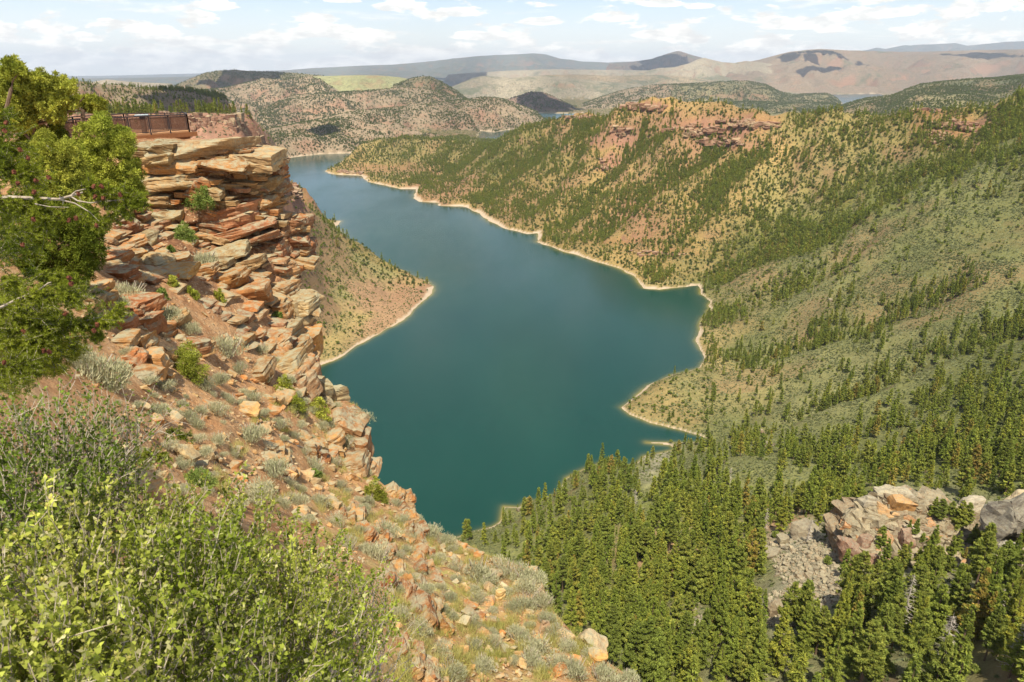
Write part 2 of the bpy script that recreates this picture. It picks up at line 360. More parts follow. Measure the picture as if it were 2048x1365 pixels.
# ---- far hills: ridges seen one behind another: (points(u,v,Y), front width, back width, soil, speckle, profile power)
PINK = (.43,.33,.215); TAN = (.42,.33,.21); PALE = (.44,.38,.27); GRN = (.40,.40,.20); SAGE = (.25,.25,.15); RED = (.36,.17,.11); MAUVE = (.33,.25,.17); DKG = (.12,.14,.07); FARB=(.17,.19,.17)
LAYERS = [
 ('mesa', [(-200,140,1650),(0,150,1700),(51,151,1700),(130,158,1750),(192,168,1800),(240,171,1850),(294,179,1900),(356,178,2000),(420,186,2150),(450,190,2200),(489,205,2300),(513,224,2400),(535,258,2520),(555,300,2640),(575,330,2680)], 700, 500, PINK, .55, .62),
 ('d3', [(520,262,3050),(580,250,3200),(640,238,3450),(700,224,3700),(780,216,4000),(860,208,4200),(906,202,4400),(940,198,4450),(965,195,4500),(988,195,4550),(1010,199,4600),(1049,214,4700),(1075,226,4800),(1100,241,4950),(1112,252,5000)], 1000, 700, PINK, .62, .7),
 ('d1', [(500,228,4300),(540,213,4500),(560,200,4600),(590,192,4700),(640,187,4750),(700,184,4800),(760,180,4850),(800,175,4900),(850,178,4900),(900,190,4900),(950,205,4900),(990,222,4900)], 900, 500, PINK, .6, .7),
 ('d2', [(770,180,5200),(790,169,5200),(820,158,5200),(845,152.5,5200),(862,154,5200),(885,165,5200),(915,183,5200),(940,203,5200),(960,215,5200)], 600, 500, (.27,.23,.13), .95, .8),
 ('c2', [(300,184,5400),(350,181,5400),(400,181,5500),(450,176,5600),(506,163,5700),(560,158,5700),(620,153,5700),(640,158,5700),(652,168,5700),(690,188,5600),(720,200,5500)], 1200, 500, PINK, .75, .8),
 ('meadow', [(600,160,6400),(630,153,6400),(660,152,6400),(700,150,6400),(730,150.5,6400),(760,151,6400),(800,155,6400),(835,162,6400),(900,176,6400)], 1500, 700, GRN, .06, .8),
 ('c', [(300,184,6600),(340,176,6600),(365,165,6600),(380,158,6600),(410,147,6600),(440,141.5,6600),(470,140,6600),(510,143,6600),(540,143,6600),(600,147,6600),(640,151,6600),(680,160,6600)], 1300, 900, (.30,.26,.15), .30, .8),
 ('e', [(990,214,6200),(1010,202,6250),(1022,196,6300),(1040,190,6300),(1060,184,6300),(1085,184,6300),(1100,190,6300),(1120,200,6300),(1149,215,6300),(1165,226,6300)], 600, 500, (.30,.20,.14), .85, .85),
 ('f1', [(1140,222,6900),(1160,212,7000),(1200,196,7100),(1240,182,7200),(1290,172,7300),(1348,168,7400),(1400,172,7500),(1450,180,7500)], 1300, 500, PINK, .62, .8),
 ('f', [(1330,180,7300),(1348,169,7400),(1400,166,7400),(1427,164,7400),(1460,162.5,7400),(1492,162,7400),(1533,169,7400),(1560,183,7400),(1587,189,7400),(1620,187,7400),(1656,186,7450),(1676,197,7450),(1684,209,7400),(1690,222,7300)], 1300, 500, (.27,.24,.125), .95, .8),
 ('f0', [(1300,205,6000),(1400,206,6000),(1500,204,6000),(1600,206,6000),(1660,207,6000),(1690,212,6000),(1710,222,5900)], 900, 500, (.25,.23,.115), .95, .8),
 ('o', [(1600,236,4300),(1660,218,4500),(1697,206,4500),(1731,197,4400),(1776,191,4300),(1796,186,4200),(1815,177,4200),(1840,169,4200),(1880,164,4200),(1912,161,4200),(1950,158,4200),(1981,157,4200),(2048,150,4200),(2150,147,4200),(2300,140,4200)], 2600, 900, (.28,.25,.125), 1.0, .55),
 ('g', [(860,200,9400),(885,186,9500),(906,173,9600),(925,165,9600),(945,157,9700),(964,152,9700),(985,153,9800),(1022,156,9800),(1055,153,9800),(1090,151,9800),(1130,155,9800),(1176,160,9700),(1230,165,9700),(1300,170,9700)], 1500, 800, PALE, .8, .8),
 ('g2', [(1000,165,11000),(1090,150,11000),(1150,149,11000),(1230,152,11200),(1300,150,11500),(1360,152,11500),(1450,165,11500)], 1200, 800, TAN, .7, .8),
 ('p', [(1500,186,11400),(1560,188,11500),(1600,186,11500),(1640,184,11600),(1680,183,11700),(1707,181,11800),(1730,174,12000),(1752,169,12000),(1775,171,12000),(1793,170,12000),(1840,176,12000),(1870,170,12000),(1920,172,12000)], 1200, 800, (.24,.22,.13), .8, .8),
 ('p2', [(1250,165,12500),(1380,160,12500),(1420,154,12500),(1440,151,12500),(1470,158,12500),(1530,170,12500),(1600,178,12500),(1700,176,12500)], 2500, 800, SAGE, .2, .8),
 ('n', [(1230,150,13800),(1296,141,14000),(1320,136,14000),(1348,135,14000),(1380,126,14000),(1395,119,14000),(1409,115,14000),(1427,120,14000),(1445,124,14000),(1468,126,14000),(1490,122,14200),(1516,124,14200),(1560,130,14200)], 2200, 900, PALE, .25, .85),
 ('k', [(1440,140,16000),(1480,127,16000),(1516,121,16000),(1550,112,16000),(1581,104,16000),(1610,101,16000),(1639,99,16000),(1690,101,16000),(1735,102,16000),(1793,103,16000),(1850,103,16000),(1912,101,16000),(1980,99,16000),(2048,97,16000),(2300,92,16000)], 5500, 1500, MAUVE, .42, .85),
 ('h', [(880,150,17000),(1029,141,17000),(1100,139,17000),(1200,140,17000),(1290,141,17000),(1340,143,17000)], 900, 1500, PALE, .45, .5),
 ('j', [(1200,132,19000),(1230,126,19000),(1279,122,19000),(1300,118,19000),(1320,111,19000),(1340,105,19000),(1357,101,19000),(1370,105,19000),(1385,110,19000),(1400,114,19000),(1420,121,19000),(1450,128,19000)], 2600, 1200, (.20,.17,.15), .5, .85),
 ('i', [(500,146,26000),(560,142,26000),(620,137,26000),(680,134,26000),(720,132,26000),(783,130,26000),(830,126,26000),(868,122,26000),(920,115,26000),(964,111,26000),(1020,108,26000),(1067,106,26000),(1090,108,26000),(1118,116,26000),(1166,123,26000),(1214,125,26000),(1279,123,26000),(1340,126,26000)], 8000, 2500, FARB, .35, .9),
 ('i2', [(-300,157,21000),(0,157,21000),(200,157,21000),(330,155,21000),(450,152,21000),(560,148,21000),(700,145,21000),(800,142,21000),(900,144,21000),(1029,150,21000)], 6000, 2500, FARB, .5, .9),
 ('i3', [(-300,172,9000),(150,170,9000),(190,163,9000),(215,159,9000),(250,163,9000),(300,166,9000),(360,168,9000)], 2000, 1500, (.50,.42,.30), .55, .9),
 ('l', [(1700,106,34000),(1735,101,34000),(1752,96.5,34000),(1772,99,34000),(1806,92,34000),(1850,90,34000),(1880,88,34000),(1912,87,34000),(1936,92,34000),(1975,88,34000),(2015,84,34000),(2048,83,34000),(2300,80,34000)], 8000, 3000, FARB, .2, .9),
 ('m', [(-600,153,45000),(0,153,45000),(200,152,45000),(400,147,45000),(560,141,45000),(680,139,45000),(900,138,45000),(1200,138,45000),(1500,138,45000),(2300,135,45000)], 20000, 4000, FARB, .2, .9),
]

NS, NR = 860, 1300
sg = np.linspace(-1.12, 1.12, NS)
lnY0, lnY1 = math.log(62.), math.log(52000.)
# row density: more rows between 90 m and 6 km
tt = np.linspace(0, 1, NR)
lg = lnY0 + (lnY1 - lnY0) * (0.82 * tt + 0.18 * tt ** 2.2)
Sg, Lg = np.meshgrid(sg, lg)                     # rows x cols
Yg = np.exp(Lg); Xg = Sg * Yg

def rbf(S, L):
    sh = S.shape; q = np.stack([S.ravel(), L.ravel() * KS], 1); out = np.empty(len(q))
    for a in range(0, len(q), 40000):
        b = q[a:a + 40000]
        r2 = ((b[:, None, :] - CXY[None]) ** 2).sum(-1)
        out[a:a + 40000] = kern(r2) @ W[:-3] + W[-3] + b @ W[-2:]
    return out.reshape(sh)
Z = np.full(Sg.shape, 4.0)
nearrows = lg < math.log(3700)
kn = int(nearrows.sum())
Zn = rbf(Sg[:kn], Lg[:kn])
# ravines: carve along seen polylines
def carve(Zn, pts, depth, width):
    pp = [(float(S_of(u, v)), math.log(Y)) for u, v, Y in pts]
    D = np.full((kn, NS), 9.0)
    for (ax, ay), (bx, by) in zip(pp[:-1], pp[1:]):
        ex, ey = bx - ax, by - ay; L2 = ex * ex + ey * ey
        t = np.clip(((Sg[:kn] - ax) * ex + (Lg[:kn] - ay) * ey) / L2, 0, 1)
        D = np.minimum(D, (Sg[:kn] - ax - ex * t) ** 2 + (Lg[:kn] - ay - ey * t) ** 2)
    g = np.exp(-D / width ** 2)
    return g, Zn - depth * g
GUL = [([(974,282,2230),(919,313,2150),(871,361,2030),(836,383,1900)],18,.035),
 ([(1207,228,1830),(1186,251,1780),(1150,300,1700),(1108,344,1640),(1039,419,1480),(985,446,1400)],20,.03),
 ([(1100,300,1820),(1022,340,1830),(960,400,1640),(930,412,1600)],12,.025),
 ([(1440,290,1370),(1364,344,1360),(1296,388,1330),(1227,435,1310),(1142,472,1270),(1080,467,1260)],26,.03),
 ([(1330,250,1480),(1250,320,1560),(1180,400,1430),(1120,440,1370)],12,.022),
 ([(1500,300,1290),(1420,400,1180),(1340,500,1060),(1290,560,970)],10,.025),
 ([(2048,250,980),(1930,312,960),(1758,397,960),(1639,462,960),(1502,514,985),(1404,570,992)],14,.03),
 ([(2048,640,560),(1860,712,545),(1700,775,530),(1560,835,510),(1430,875,490)],8,.03),
 ([(1900,560,650),(1700,650,660),(1600,690,680),(1480,725,690),(1410,725,700)],9,.03),
 ([(1700,500,840),(1600,560,840),(1500,610,850),(1420,640,830)],7,.03),
 ([(1800,950,290),(1600,960,300),(1450,950,340),(1330,930,370)],5,.035)]
gul = np.zeros((kn, NS))
for pts, dep, w in GUL:
    g, Zn = carve(Zn, pts, dep * 1.5, w); gul = np.maximum(gul, g)
# natural relief: spurs and rills, larger with distance
Xn, Yn = Xg[:kn], Yg[:kn]
rel = sstep(0, 60, Zn)
a1 = fbm(Xn / 230 + 3, Yn / 230, oct=3, seed=5) ; a2 = 1 - np.abs(fbm(Xn / 90, Yn / 90, oct=3, seed=9)) * 1.6
amp = np.clip(Yn / 1400, .10, 1.2)
Zn = Zn + rel * amp * (a1 * 7 + (a2 - .5) * 7) + fbm(Xn / 22, Yn / 22, oct=3, seed=3) * 1.6 * np.clip(Yn / 700, .25, 1.4)
lim = H - (.0545 + .0000 * Yn) * Yn
lm = (Sg[:kn] < -.33) & (Yn > 560) & (Yn < 1100)
Zn = np.where(lm, np.minimum(Zn, lim + fbm(Xn / 40, Yn / 40, oct=3, seed=2) * 1.2), Zn)
Z[:kn] = Zn
lay = np.full(Sg.shape, -1, int)
Zf = np.full(Sg.shape, 3.0) + 14 * sstep(9000, 14000, Yg)
for li, (nm, pts, wf, wb, soil, spk, pw) in enumerate(LAYERS):
    a = np.array(pts, float); ss = S_of(a[:, 0], a[:, 1]); zz = np.array([float(Z_of(v, Y)) for u, v, Y in pts]); o = np.argsort(ss)
    yc = np.interp(sg, ss[o], a[o, 2]); zc = np.interp(sg, ss[o], zz[o])
    end = sstep(0, .012, sg - ss.min()) * sstep(0, .012, ss.max() - sg)
    zc = np.where(end > 0, zc * end + (1 - end) * -20, -60)
    yw = yc[None] + fbm(Xg / (wf * .9), Yg / (wf * .9), oct=2, seed=40 + li) * wf * .10
    d = Yg - yw
    t = np.where(d < 0, np.clip(1 + d / wf, 0, 1) ** (1 / pw) if pw > 1 else 1 - (np.clip(-d / wf, 0, 1)) ** (1 / pw) , 1 - np.clip(d / wb, 0, 1) ** 1.4)
    relief = np.maximum(zc, 0)[None]
    rg = 1 - np.abs(fbm(Xg / (wf * .22), Yg / (wf * .22), oct=4, seed=60 + li)) * 1.5
    er = (rg - .6) * .36 * (1 - t ** 5) * sstep(0, .15, t)
    zl = np.where(t > 0, relief * (t + er * np.where(d < 0, 1, .4)), -80)
    if nm == 'mesa' or nm == 'h': pass
    zl = np.where(zc[None] <= 0, -80, zl)
    w = zl > Zf
    lay = np.where(w, li, lay); Zf = np.where(w, zl, Zf)
# join near and far
far_ok = Yg > np.interp(Sg, [-1.2, -.62, -.45, -.2, 0, .2, 1.2], [1000, 1000, 1500, 2620, 2500, 2250, 1250])
use = far_ok & (Zf > Z) & (lay >= 0)
use[kn:] = True
lay = np.where(use, lay, -1)
Z = np.where(use, Zf, Z)
# shorelines
SHD = np.full(Sg.shape, 1e5)
for pl in (LAKE, INLET_A, INLET_B, INLET_C):
    pp = poly_plan(pl)
    y0, y1 = pp[:, 1].min() * .75, pp[:, 1].max() * 1.3
    r0, r1 = np.searchsorted(np.exp(lg), y0), np.searchsorted(np.exp(lg), y1)
    jit = fbm(Xg[r0:r1] / 28, Yg[r0:r1] / 28, oct=3, seed=77)
    sd = poly_sd(Xg[r0:r1], Yg[r0:r1], pp)
    sd = sd + jit * np.clip(Yg[r0:r1] / 1000, .3, 1.5) * 2.2
    SHD[r0:r1] = np.where(np.abs(sd) < np.abs(SHD[r0:r1]), sd, SHD[r0:r1])
wd = np.clip(Yg * .05, 12, 70)
w = sstep(0, 1, np.clip(SHD, 0, None) / wd)
Z = np.where(SHD > 0, w * np.maximum(Z, 1.0 + .06 * np.clip(SHD, 0, 80)) + (1 - w) * (.15 + SHD * .42), -.25 + np.maximum(SHD, -60) * .35)
Zvis = Z
# red rock ledges: terrace the upper right-bank walls and the far left rim
Ug, Vg, Dg = project(Xg, Yg, Z)
def region(u0, v0, ru, rv): return np.exp(-(((Ug - u0) / ru) ** 2 + ((Vg - v0) / rv) ** 2))
near = (Yg < 2700) & (lay < 0)
TERR = np.zeros(Z.shape)
for a in [(1290,212,60,10),(1380,250,45,14),(1450,262,60,14),(1520,243,45,12),(1440,290,50,12),(1240,275,30,18),(1190,290,22,14),(1850,218,50,8),(1930,255,50,14),(1880,270,40,10),(1160,232,40,7),(770,335,60,10),(1330,505,60,7),(1230,480,80,8),(600,370,30,30),(590,400,30,25),(1220,330,25,20)]:
    TERR = np.maximum(TERR, region(*a) * near)
TERR = np.clip(TERR * (1.3 + fbm(Xg / 60, Yg / 60, oct=3, seed=8)), 0, 1)
st = 9.0
q = Z + fbm(Xg / 50, Yg / 50, oct=2, seed=21) * 3
stepz = (np.floor(q / st) + sstep(.72, 1.0, q / st - np.floor(q / st))) * st - (q - Z)
Z = Z * (1 - .9 * TERR) + stepz * .9 * TERR
# rock face of the left rim
rim = ((Ug > -200) & (Ug < 545) & (Vg > 226) & (Vg < 330) & (Yg > 560) & (Yg < 860) & (lay < 0))
# ---- soil colour, speckle and tree density, set where things grow on the ground (looked up through the photograph)
# (u, v, trees, junipers, speckle, soil)
T1 = (.47,.355,.17); T2 = (.37,.32,.15); SG = (.25,.25,.105); SG2 = (.29,.275,.13); R1 = (.42,.28,.16); OR = (.50,.36,.18); FG = (.21,.22,.075); GY = (.40,.36,.28); PK = (.47,.29,.19)
CLS = [(700,335,.3,1.0,.3,T1),(780,330,.5,1.0,.3,T2),(850,300,.9,.8,.3,T2),(840,370,.6,.7,.3,PK),(920,320,1.2,.6,.3,T2),(900,380,.5,1.0,.3,PK),
 (980,320,1.4,.5,.3,FG),(960,400,.5,.9,.3,T1),(1020,300,1.1,.7,.3,T2),(1050,380,1.0,.8,.3,T1),(1040,440,.8,.8,.3,T1),(1100,300,.9,.8,.3,T2),(1150,260,.9,.8,.3,T1),
 (1200,300,.8,.7,.3,T1),(1200,250,.8,.8,.3,OR),(1180,400,.5,.9,.3,T1),(1150,480,.6,.9,.3,T1),(1250,330,.7,.8,.3,T1),(1290,215,.3,.6,.3,OR),(1300,300,1.1,.5,.3,T2),(1330,250,.5,.7,.3,T1),
 (1380,250,.2,.5,.2,R1),(1450,265,.15,.5,.2,R1),(1520,245,.2,.5,.2,R1),(1440,300,.2,.7,.3,T1),(1400,330,.2,.9,.3,T1),(1350,400,.2,1.0,.3,T1),(1280,400,1.0,.5,.3,PK),(1300,450,.2,1.0,.3,PK),(1250,500,.2,1.1,.3,T1),(1330,540,.2,1.1,.3,T1),(1400,470,.3,1.1,.3,T1),(1480,400,.3,1.0,.3,T1),(1400,540,.5,.9,.3,T2),
 (1540,300,.35,1.0,.3,OR),(1550,380,.4,1.1,.3,T2),(1560,250,.6,.6,.3,T2),(1620,260,.7,.8,.3,T2),(1700,280,.6,1.0,.3,T2),(1650,350,.5,1.1,.3,T2),(1600,430,.6,1.1,.4,SG2),(1760,330,.6,1.0,.4,SG2),(1800,260,.8,.7,.3,T2),(1850,240,.6,.5,.3,R1),(1930,260,.3,.4,.2,R1),(1990,230,.8,.6,.3,T2),(1870,320,.6,.7,.4,SG2),(1980,300,.9,.6,.4,SG),
 (1930,308,2.4,.3,.5,FG),(1840,355,2.6,.3,.5,FG),(1758,395,2.6,.3,.5,FG),(1700,430,2.4,.3,.5,FG),(1640,460,2.2,.3,.5,FG),(1570,490,1.8,.4,.5,FG),(1500,515,1.6,.4,.5,FG),(1430,555,1.6,.4,.5,FG),(2030,260,2.0,.3,.5,FG),
 (1950,380,.30,.55,.8,SG),(1850,430,.15,.5,.9,SG),(1780,480,.10,.45,.9,SG),(2000,450,.25,.5,.9,SG),(1950,520,.10,.35,.9,SG),(1850,520,.10,.35,.9,SG),(1700,500,.15,.7,.8,SG2),(1620,530,.3,.9,.7,SG2),(1530,560,.25,1.0,.6,T2),(1600,600,.15,.8,.7,SG2),(1500,620,.25,.9,.6,T2),(1450,650,.3,.8,.6,T1),(1560,650,.10,.6,.9,SG),(1430,690,.5,.6,.5,T1),(1500,700,.45,.5,.8,SG),
 (1690,640,1.6,.3,.8,SG),(1690,680,1.3,.3,.8,SG),(1750,600,.08,.2,.95,SG),(1850,600,.08,.2,.95,SG),(2000,600,.12,.25,.95,SG),(1800,680,.12,.3,.9,SG2),(1950,640,.5,.3,.9,SG),(1600,740,.12,.4,.9,SG2),(1700,740,.10,.3,.9,SG2),
 (1480,760,.9,.4,.5,T2),(1500,800,1.0,.4,.5,T2),(1400,770,.15,1.3,.5,T2),(1330,800,.10,1.7,.5,T1),(1280,810,.05,1.6,.5,T1),(1380,840,.2,1.5,.5,T1),(1450,860,.4,.5,.7,SG),(1560,820,.25,.4,.9,SG2),(1650,800,.12,.25,.9,SG2),(1750,790,.3,.2,.9,SG),(1850,740,.6,.2,.9,SG),
 (1950,720,1.0,.2,.9,FG),(2030,680,1.6,.2,.9,FG),(1950,800,2.2,.2,.9,FG),(2030,850,2.6,.1,.9,FG),(1850,840,1.6,.2,.9,SG),(1750,860,.9,.2,.9,SG),(1650,860,.3,.3,.9,SG),(1550,880,.25,.3,.9,SG),(1500,905,1.6,.1,.9,SG),(1600,905,1.8,.1,.9,SG),(1420,900,.6,.3,.9,SG),(1700,905,1.6,.1,.9,FG),
 (1470,942,.10,.1,.95,SG),(1540,940,.12,.1,.95,SG),(1620,945,.15,.1,.95,SG),(1700,950,.7,.1,.95,FG),(1350,930,1.2,.2,.9,SG),(1300,925,.4,.2,.7,GY),(1380,960,1.0,.2,.9,SG),(1240,950,1.5,.2,.9,SG),(1120,1010,1.0,.2,.8,SG),(1040,1050,.8,.2,.9,SG),(980,1075,.2,.3,.9,SG),(1010,1090,.8,.2,.9,SG),
 (1200,1010,2.0,.1,.6,FG),(1300,1010,2.4,.1,.5,FG),(1450,1010,2.4,.1,.5,FG),(1580,1000,2.4,.1,.5,FG),(1700,1000,2.6,.1,.5,FG),(1850,920,2.8,.1,.5,FG),(2000,950,2.8,.1,.5,FG),
 (1150,1100,2.6,.1,.4,FG),(1300,1100,2.2,.1,.4,PK),(1250,1200,2.6,.1,.4,FG),(1400,1120,2.2,.1,.4,PK),(1450,1200,2.4,.1,.4,FG),(1390,1260,.5,.1,.3,GY),(1330,1300,2.4,.1,.4,FG),(1560,1050,2.0,.1,.4,PK),
 (1580,1085,.05,.05,.2,GY),(1620,1100,.0,.0,.1,GY),(1600,1150,.0,.0,.1,GY),(1640,1180,.0,.0,.1,GY),(1570,1200,.1,.1,.1,GY),(1680,1140,.1,.1,.1,GY),(1570,1240,.2,.1,.2,GY),
 (1500,1120,2.2,.1,.4,FG),(1500,1260,2.4,.1,.4,FG),(1650,1250,2.6,.1,.4,FG),(1800,1200,2.8,.1,.4,FG),(1950,1250,2.8,.1,.4,FG),(1750,1050,.35,.1,.3,GY),(1850,1050,.3,.1,.3,GY),(1930,1080,.5,.1,.3,GY),(1820,1130,1.8,.1,.3,GY),(2000,1060,.8,.1,.3,GY),(2040,1150,2.2,.1,.3,FG),(1730,1120,1.0,.1,.3,GY),
 (640,480,.3,1.1,.4,T2),(600,440,.3,.9,.4,T2),(585,380,.2,.5,.3,R1),(700,520,.25,1.2,.4,T2),(780,545,.3,1.2,.4,T2),(830,560,.2,1.3,.4,T1),(660,580,.1,1.2,.4,T2),(740,600,.02,.25,.1,PK),(770,575,.05,.3,.1,PK),(720,585,.05,.3,.1,PK),(800,590,.03,.15,.1,PK),(760,640,.03,.2,.1,PK),(735,650,.03,.3,.1,PK),(830,580,.03,.4,.1,PK),(700,640,.05,1.0,.3,T1),(660,690,.03,.6,.3,T1),(640,640,.05,1.2,.4,T2),
 (300,215,1.5,.1,.6,FG),(420,222,1.4,.1,.6,FG),(480,226,.4,.2,.4,T2),(350,260,.0,.1,.1,PK),(470,260,.0,.1,.1,PK),(500,285,.3,.6,.3,PK)]
CA = np.array([(a[0], a[1], a[2], a[3], a[4]) + a[5] for a in CLS])
SUB = 2
ug = Ug[:kn:SUB, ::SUB]; vg = Vg[:kn:SUB, ::SUB]
wu = fbm(Xg[:kn:SUB, ::SUB] / 60, Yg[:kn:SUB, ::SUB] / 60, oct=3, seed=90); wv = fbm(Xg[:kn:SUB, ::SUB] / 60, Yg[:kn:SUB, ::SUB] / 60, oct=3, seed=95)
uu = ug + wu * 22; vv = vg + wv * 14
num = np.zeros(ug.shape + (6,)); den = np.zeros(ug.shape)
for r in CA:
    w_ = 1.0 / ((((uu - r[0])) ** 2 + ((vv - r[1]) * 1.5) ** 2) ** 1.7 + 500.)
    num += w_[..., None] * r[2:]; den += w_
cls = num / den[..., None]
def up2(a):
    r = np.repeat(np.repeat(a, SUB, 0), SUB, 1)[:kn, :NS]
    return r
CLSG = np.zeros(Z.shape + (6,)); CLSG[:kn] = up2(cls)
SOIL = CLSG[..., 3:6].copy(); SPK = CLSG[..., 2].copy() * .6; TD = CLSG[..., 0].copy(); JD = CLSG[..., 1].copy()
TD *= np.where((Yg > 430) & (Yg < 1000), np.clip(TD / 1.1, .22, 1), 1)
TD[:kn] += gul * 1.7 * (Yg[:kn] > 450)
TERRI = TERR[..., None]
SOIL = SOIL * (1 - .5 * TERRI) + np.array((.44,.24,.14)) * .5 * TERRI
TD *= 1 - .8 * TERR; JD *= 1 - .6 * TERR
tcl = np.clip(.8 + fbm(Xg / 45, Yg / 45, oct=3, seed=31) * 1.1, .1, 2.0)
TD *= np.where(Yg > 500, tcl, np.clip(tcl, .6, 1.4))
fl = lay >= 0
for li, L_ in enumerate(LAYERS):
    k = lay == li
    SOIL[k] = L_[4]; SPK[k] = L_[5]; TD[k] = 0; JD[k] = 0
far = (lay < 0) & (Yg > 3300)
SOIL[far] = (.33,.28,.17); SPK[far] = .5; TD[far] = 0; JD[far] = 0
cl2 = np.clip(.75 + fbm(Xg / 160, Yg / 160, oct=3, seed=61) * .9, .15, 1.6)
for li, L_ in enumerate(LAYERS):
    if L_[1][0][2] < 8000 and L_[5] > .1: k = lay == li; JD[k] = (L_[5] * 3.6 * cl2)[k]; SPK[k] *= .45
mz = lay == 0
TD[mz] = .25; JD[mz] = .55; SPK[mz] = .35
top = mz & (Yg > np.interp(Sg, [-1, -.5, -.3], [1600, 1900, 2200])) & (Z > 225)
TD[top] = 2.5
# colour variation in the ground itself (broad patches)
pv = fbm(Xg / (Yg * .06 + 20), Yg / (Yg * .06 + 20), oct=4, seed=55)
SOIL = np.clip(SOIL * (1 + .22 * pv[..., None]), .02, .9)
redp = sstep(.25, .8, fbm(Xg / 120 + 9, Yg / 120, oct=4, seed=71)) * (Yg > 600) * (SPK < .62)
SOIL = SOIL * np.where((lay < 0)[..., None], np.array((.56, .575, .50)), np.array((.60, .60, .60))) * np.interp(Yg, [300, 520], [1.35, 1.0])[..., None]
SOIL = SOIL * np.where(((Yg > 1000) & (lay < 0))[..., None], np.array((1.06, .97, .87)), 1.0)
SOIL = SOIL * (1 - .35 * redp[..., None]) + np.array((.26,.14,.085)) * .35 * redp[..., None]
# steep faces of the left rim are bare red rock
SOIL[rim] = np.array((.27,.155,.105)) * (1 + .5 * fbm(Xg / 14, Z / 30, oct=3, seed=15)[rim])[:, None]; SPK[rim] = .05; TD[rim & (Vg > 236)] = 0; JD[rim & (Vg > 236)] = .1
# bleached ring left by the falling lake
ringw = np.clip(Yg / 1000, .45, 1.4) * (3.9 + 4.2 * fbm(Xg / 40, Yg / 40, oct=3, seed=13))
ringw = np.maximum(ringw, .8) * np.where(Yg > 3300, .4, 1)
RING = (1 - sstep(.8, 1.15, np.clip(SHD, 0, None) / ringw)) * (SHD > -25)
RING *= np.where(Yg > 3300, 1, 1)
TD[RING > .3] = 0; JD[RING > .3] = 0; TD[SHD < 0] = 0; JD[SHD < 0] = 0

ROW = np.arange(NR * NS).reshape(NR, NS)
def quads(mask):
    a = ROW[:-1, :-1][mask]; b = ROW[:-1, 1:][mask]; c_ = ROW[1:, 1:][mask]; d = ROW[1:, :-1][mask]
    return np.stack([a, b, c_, d], 1)
V_all = np.stack([Xg.ravel(), Yg.ravel(), Z.ravel()], 1)
def sub_mesh(name, r0, r1, mat):
    ix = slice(r0 * NS, r1 * NS)
    m = r1 - r0
    rr = np.arange(m * NS).reshape(m, NS)
    F = np.stack([rr[:-1, :-1], rr[:-1, 1:], rr[1:, 1:], rr[1:, :-1]], -1).reshape(-1, 4)
    return tag(mesh_np(name, V_all[ix], F, mat=mat, smooth=True, cols={'soil': SOIL.reshape(-1, 3)[ix], 'spk': SPK.ravel()[ix], 'ring': RING.ravel()[ix], 'ledge': TERR.ravel()[ix] + rim.ravel()[ix] * 1.0}), kind='structure')

def ground_mat(name, far):
    N = NT(name); pos = N.pos()
    soil = N.attr('soil'); spk = N.attr('spk', True); ring = N.attr('ring', True); ledge = N.attr('ledge', True)
    sc = .011 if far else .06
    n1 = N.noise(sc * 4, 6, pos, .65); n2 = N.noise(sc * 30, 5, pos, .7)
    colr = N.mix(1.0, soil, N.ramp(n1, [(.25, (.62,.60,.58)), (.5, (1,1,1)), (.75, (1.35,1.32,1.25))]), 'MULTIPLY')
    colr = N.mix(1.0, colr, N.ramp(n2, [(.3, (.72,.70,.66)), (.55, (1,1,1)), (.75, (1.3,1.28,1.22))]), 'MULTIPLY')
    # scrub: dark green dots whose number follows 'spk'
    flat = N.scale(pos, (1, 1, .5))
    vs = .085 if far else .42
    vd = N.voro(vs, flat); vr = N.voro(vs, flat, out='Color')
    sep = N.n('SeparateColor'); N.l(vr, sep.inputs[0])
    clump = N.noise(.004 if far else .03, 4, pos, .6)
    amount = N.math('MULTIPLY', spk, N.mr(clump, .3, .7, .45, 1.45))
    has = N.math('LESS_THAN', sep.outputs[0], amount)
    dot = N.math('MULTIPLY', has, N.mr(vd, .42 if far else .5, .28 if far else .2, 0.0, 1.0))
    green = N.mix(sep.outputs[1], (.055,.07,.03) if far else (.085,.11,.04), (.10,.11,.05) if far else (.21,.225,.12))
    colr = N.mix(dot, colr, green)
    if far:
        pt = N.noise(.0021, 7, pos, .68); pm = N.math('MULTIPLY', N.mr(pt, N.mr(spk, 0, 1, .66, .44), N.mr(spk, 0, 1, .74, .56)), .75)
        colr = N.mix(pm, colr, (.085,.10,.055))
    # banded rock where the ground is cut into ledges or very steep
    nz = N.n('SeparateXYZ'); N.l(N.n('NewGeometry').outputs['Normal'], nz.inputs[0])
    band = N.noise(.5 if not far else .05, 4, N.scale(pos, (.06, .06, 1.0)), .7)
    rock = N.ramp(band, [(.3, (.17,.08,.05)), (.45, (.34,.18,.11)), (.6, (.28,.15,.10)), (.75, (.42,.29,.17))])
    steep = N.mr(nz.outputs[2], .80, .62)
    rk = N.math('MAXIMUM', N.math('MULTIPLY', steep, N.mr(ledge, 0, 1, .5, 1.0)), 0.0)
    colr = N.mix(rk, colr, rock)
    pale = N.mix(N.noise(.6, 5, pos, .7), (.56,.45,.32), (.30,.23,.16))
    colr = N.mix(ring, colr, pale)
    N.color(colr)
    hgt = N.math('ADD', N.math('MULTIPLY', dot, 1.0), N.math('MULTIPLY', n2, .8))
    N.bump(hgt, .9, 4.0 if far else .8)
    N.set(N.b, 'Roughness', .95); N.set(N.b, 'Specular IOR Level', .1)
    return N.m
M_GROUND = ground_mat('ground_near', False); M_FAR = ground_mat('ground_far', True)
ra = int(np.searchsorted(lg, math.log(2700))); rb = int(np.searchsorted(lg, math.log(9000)))
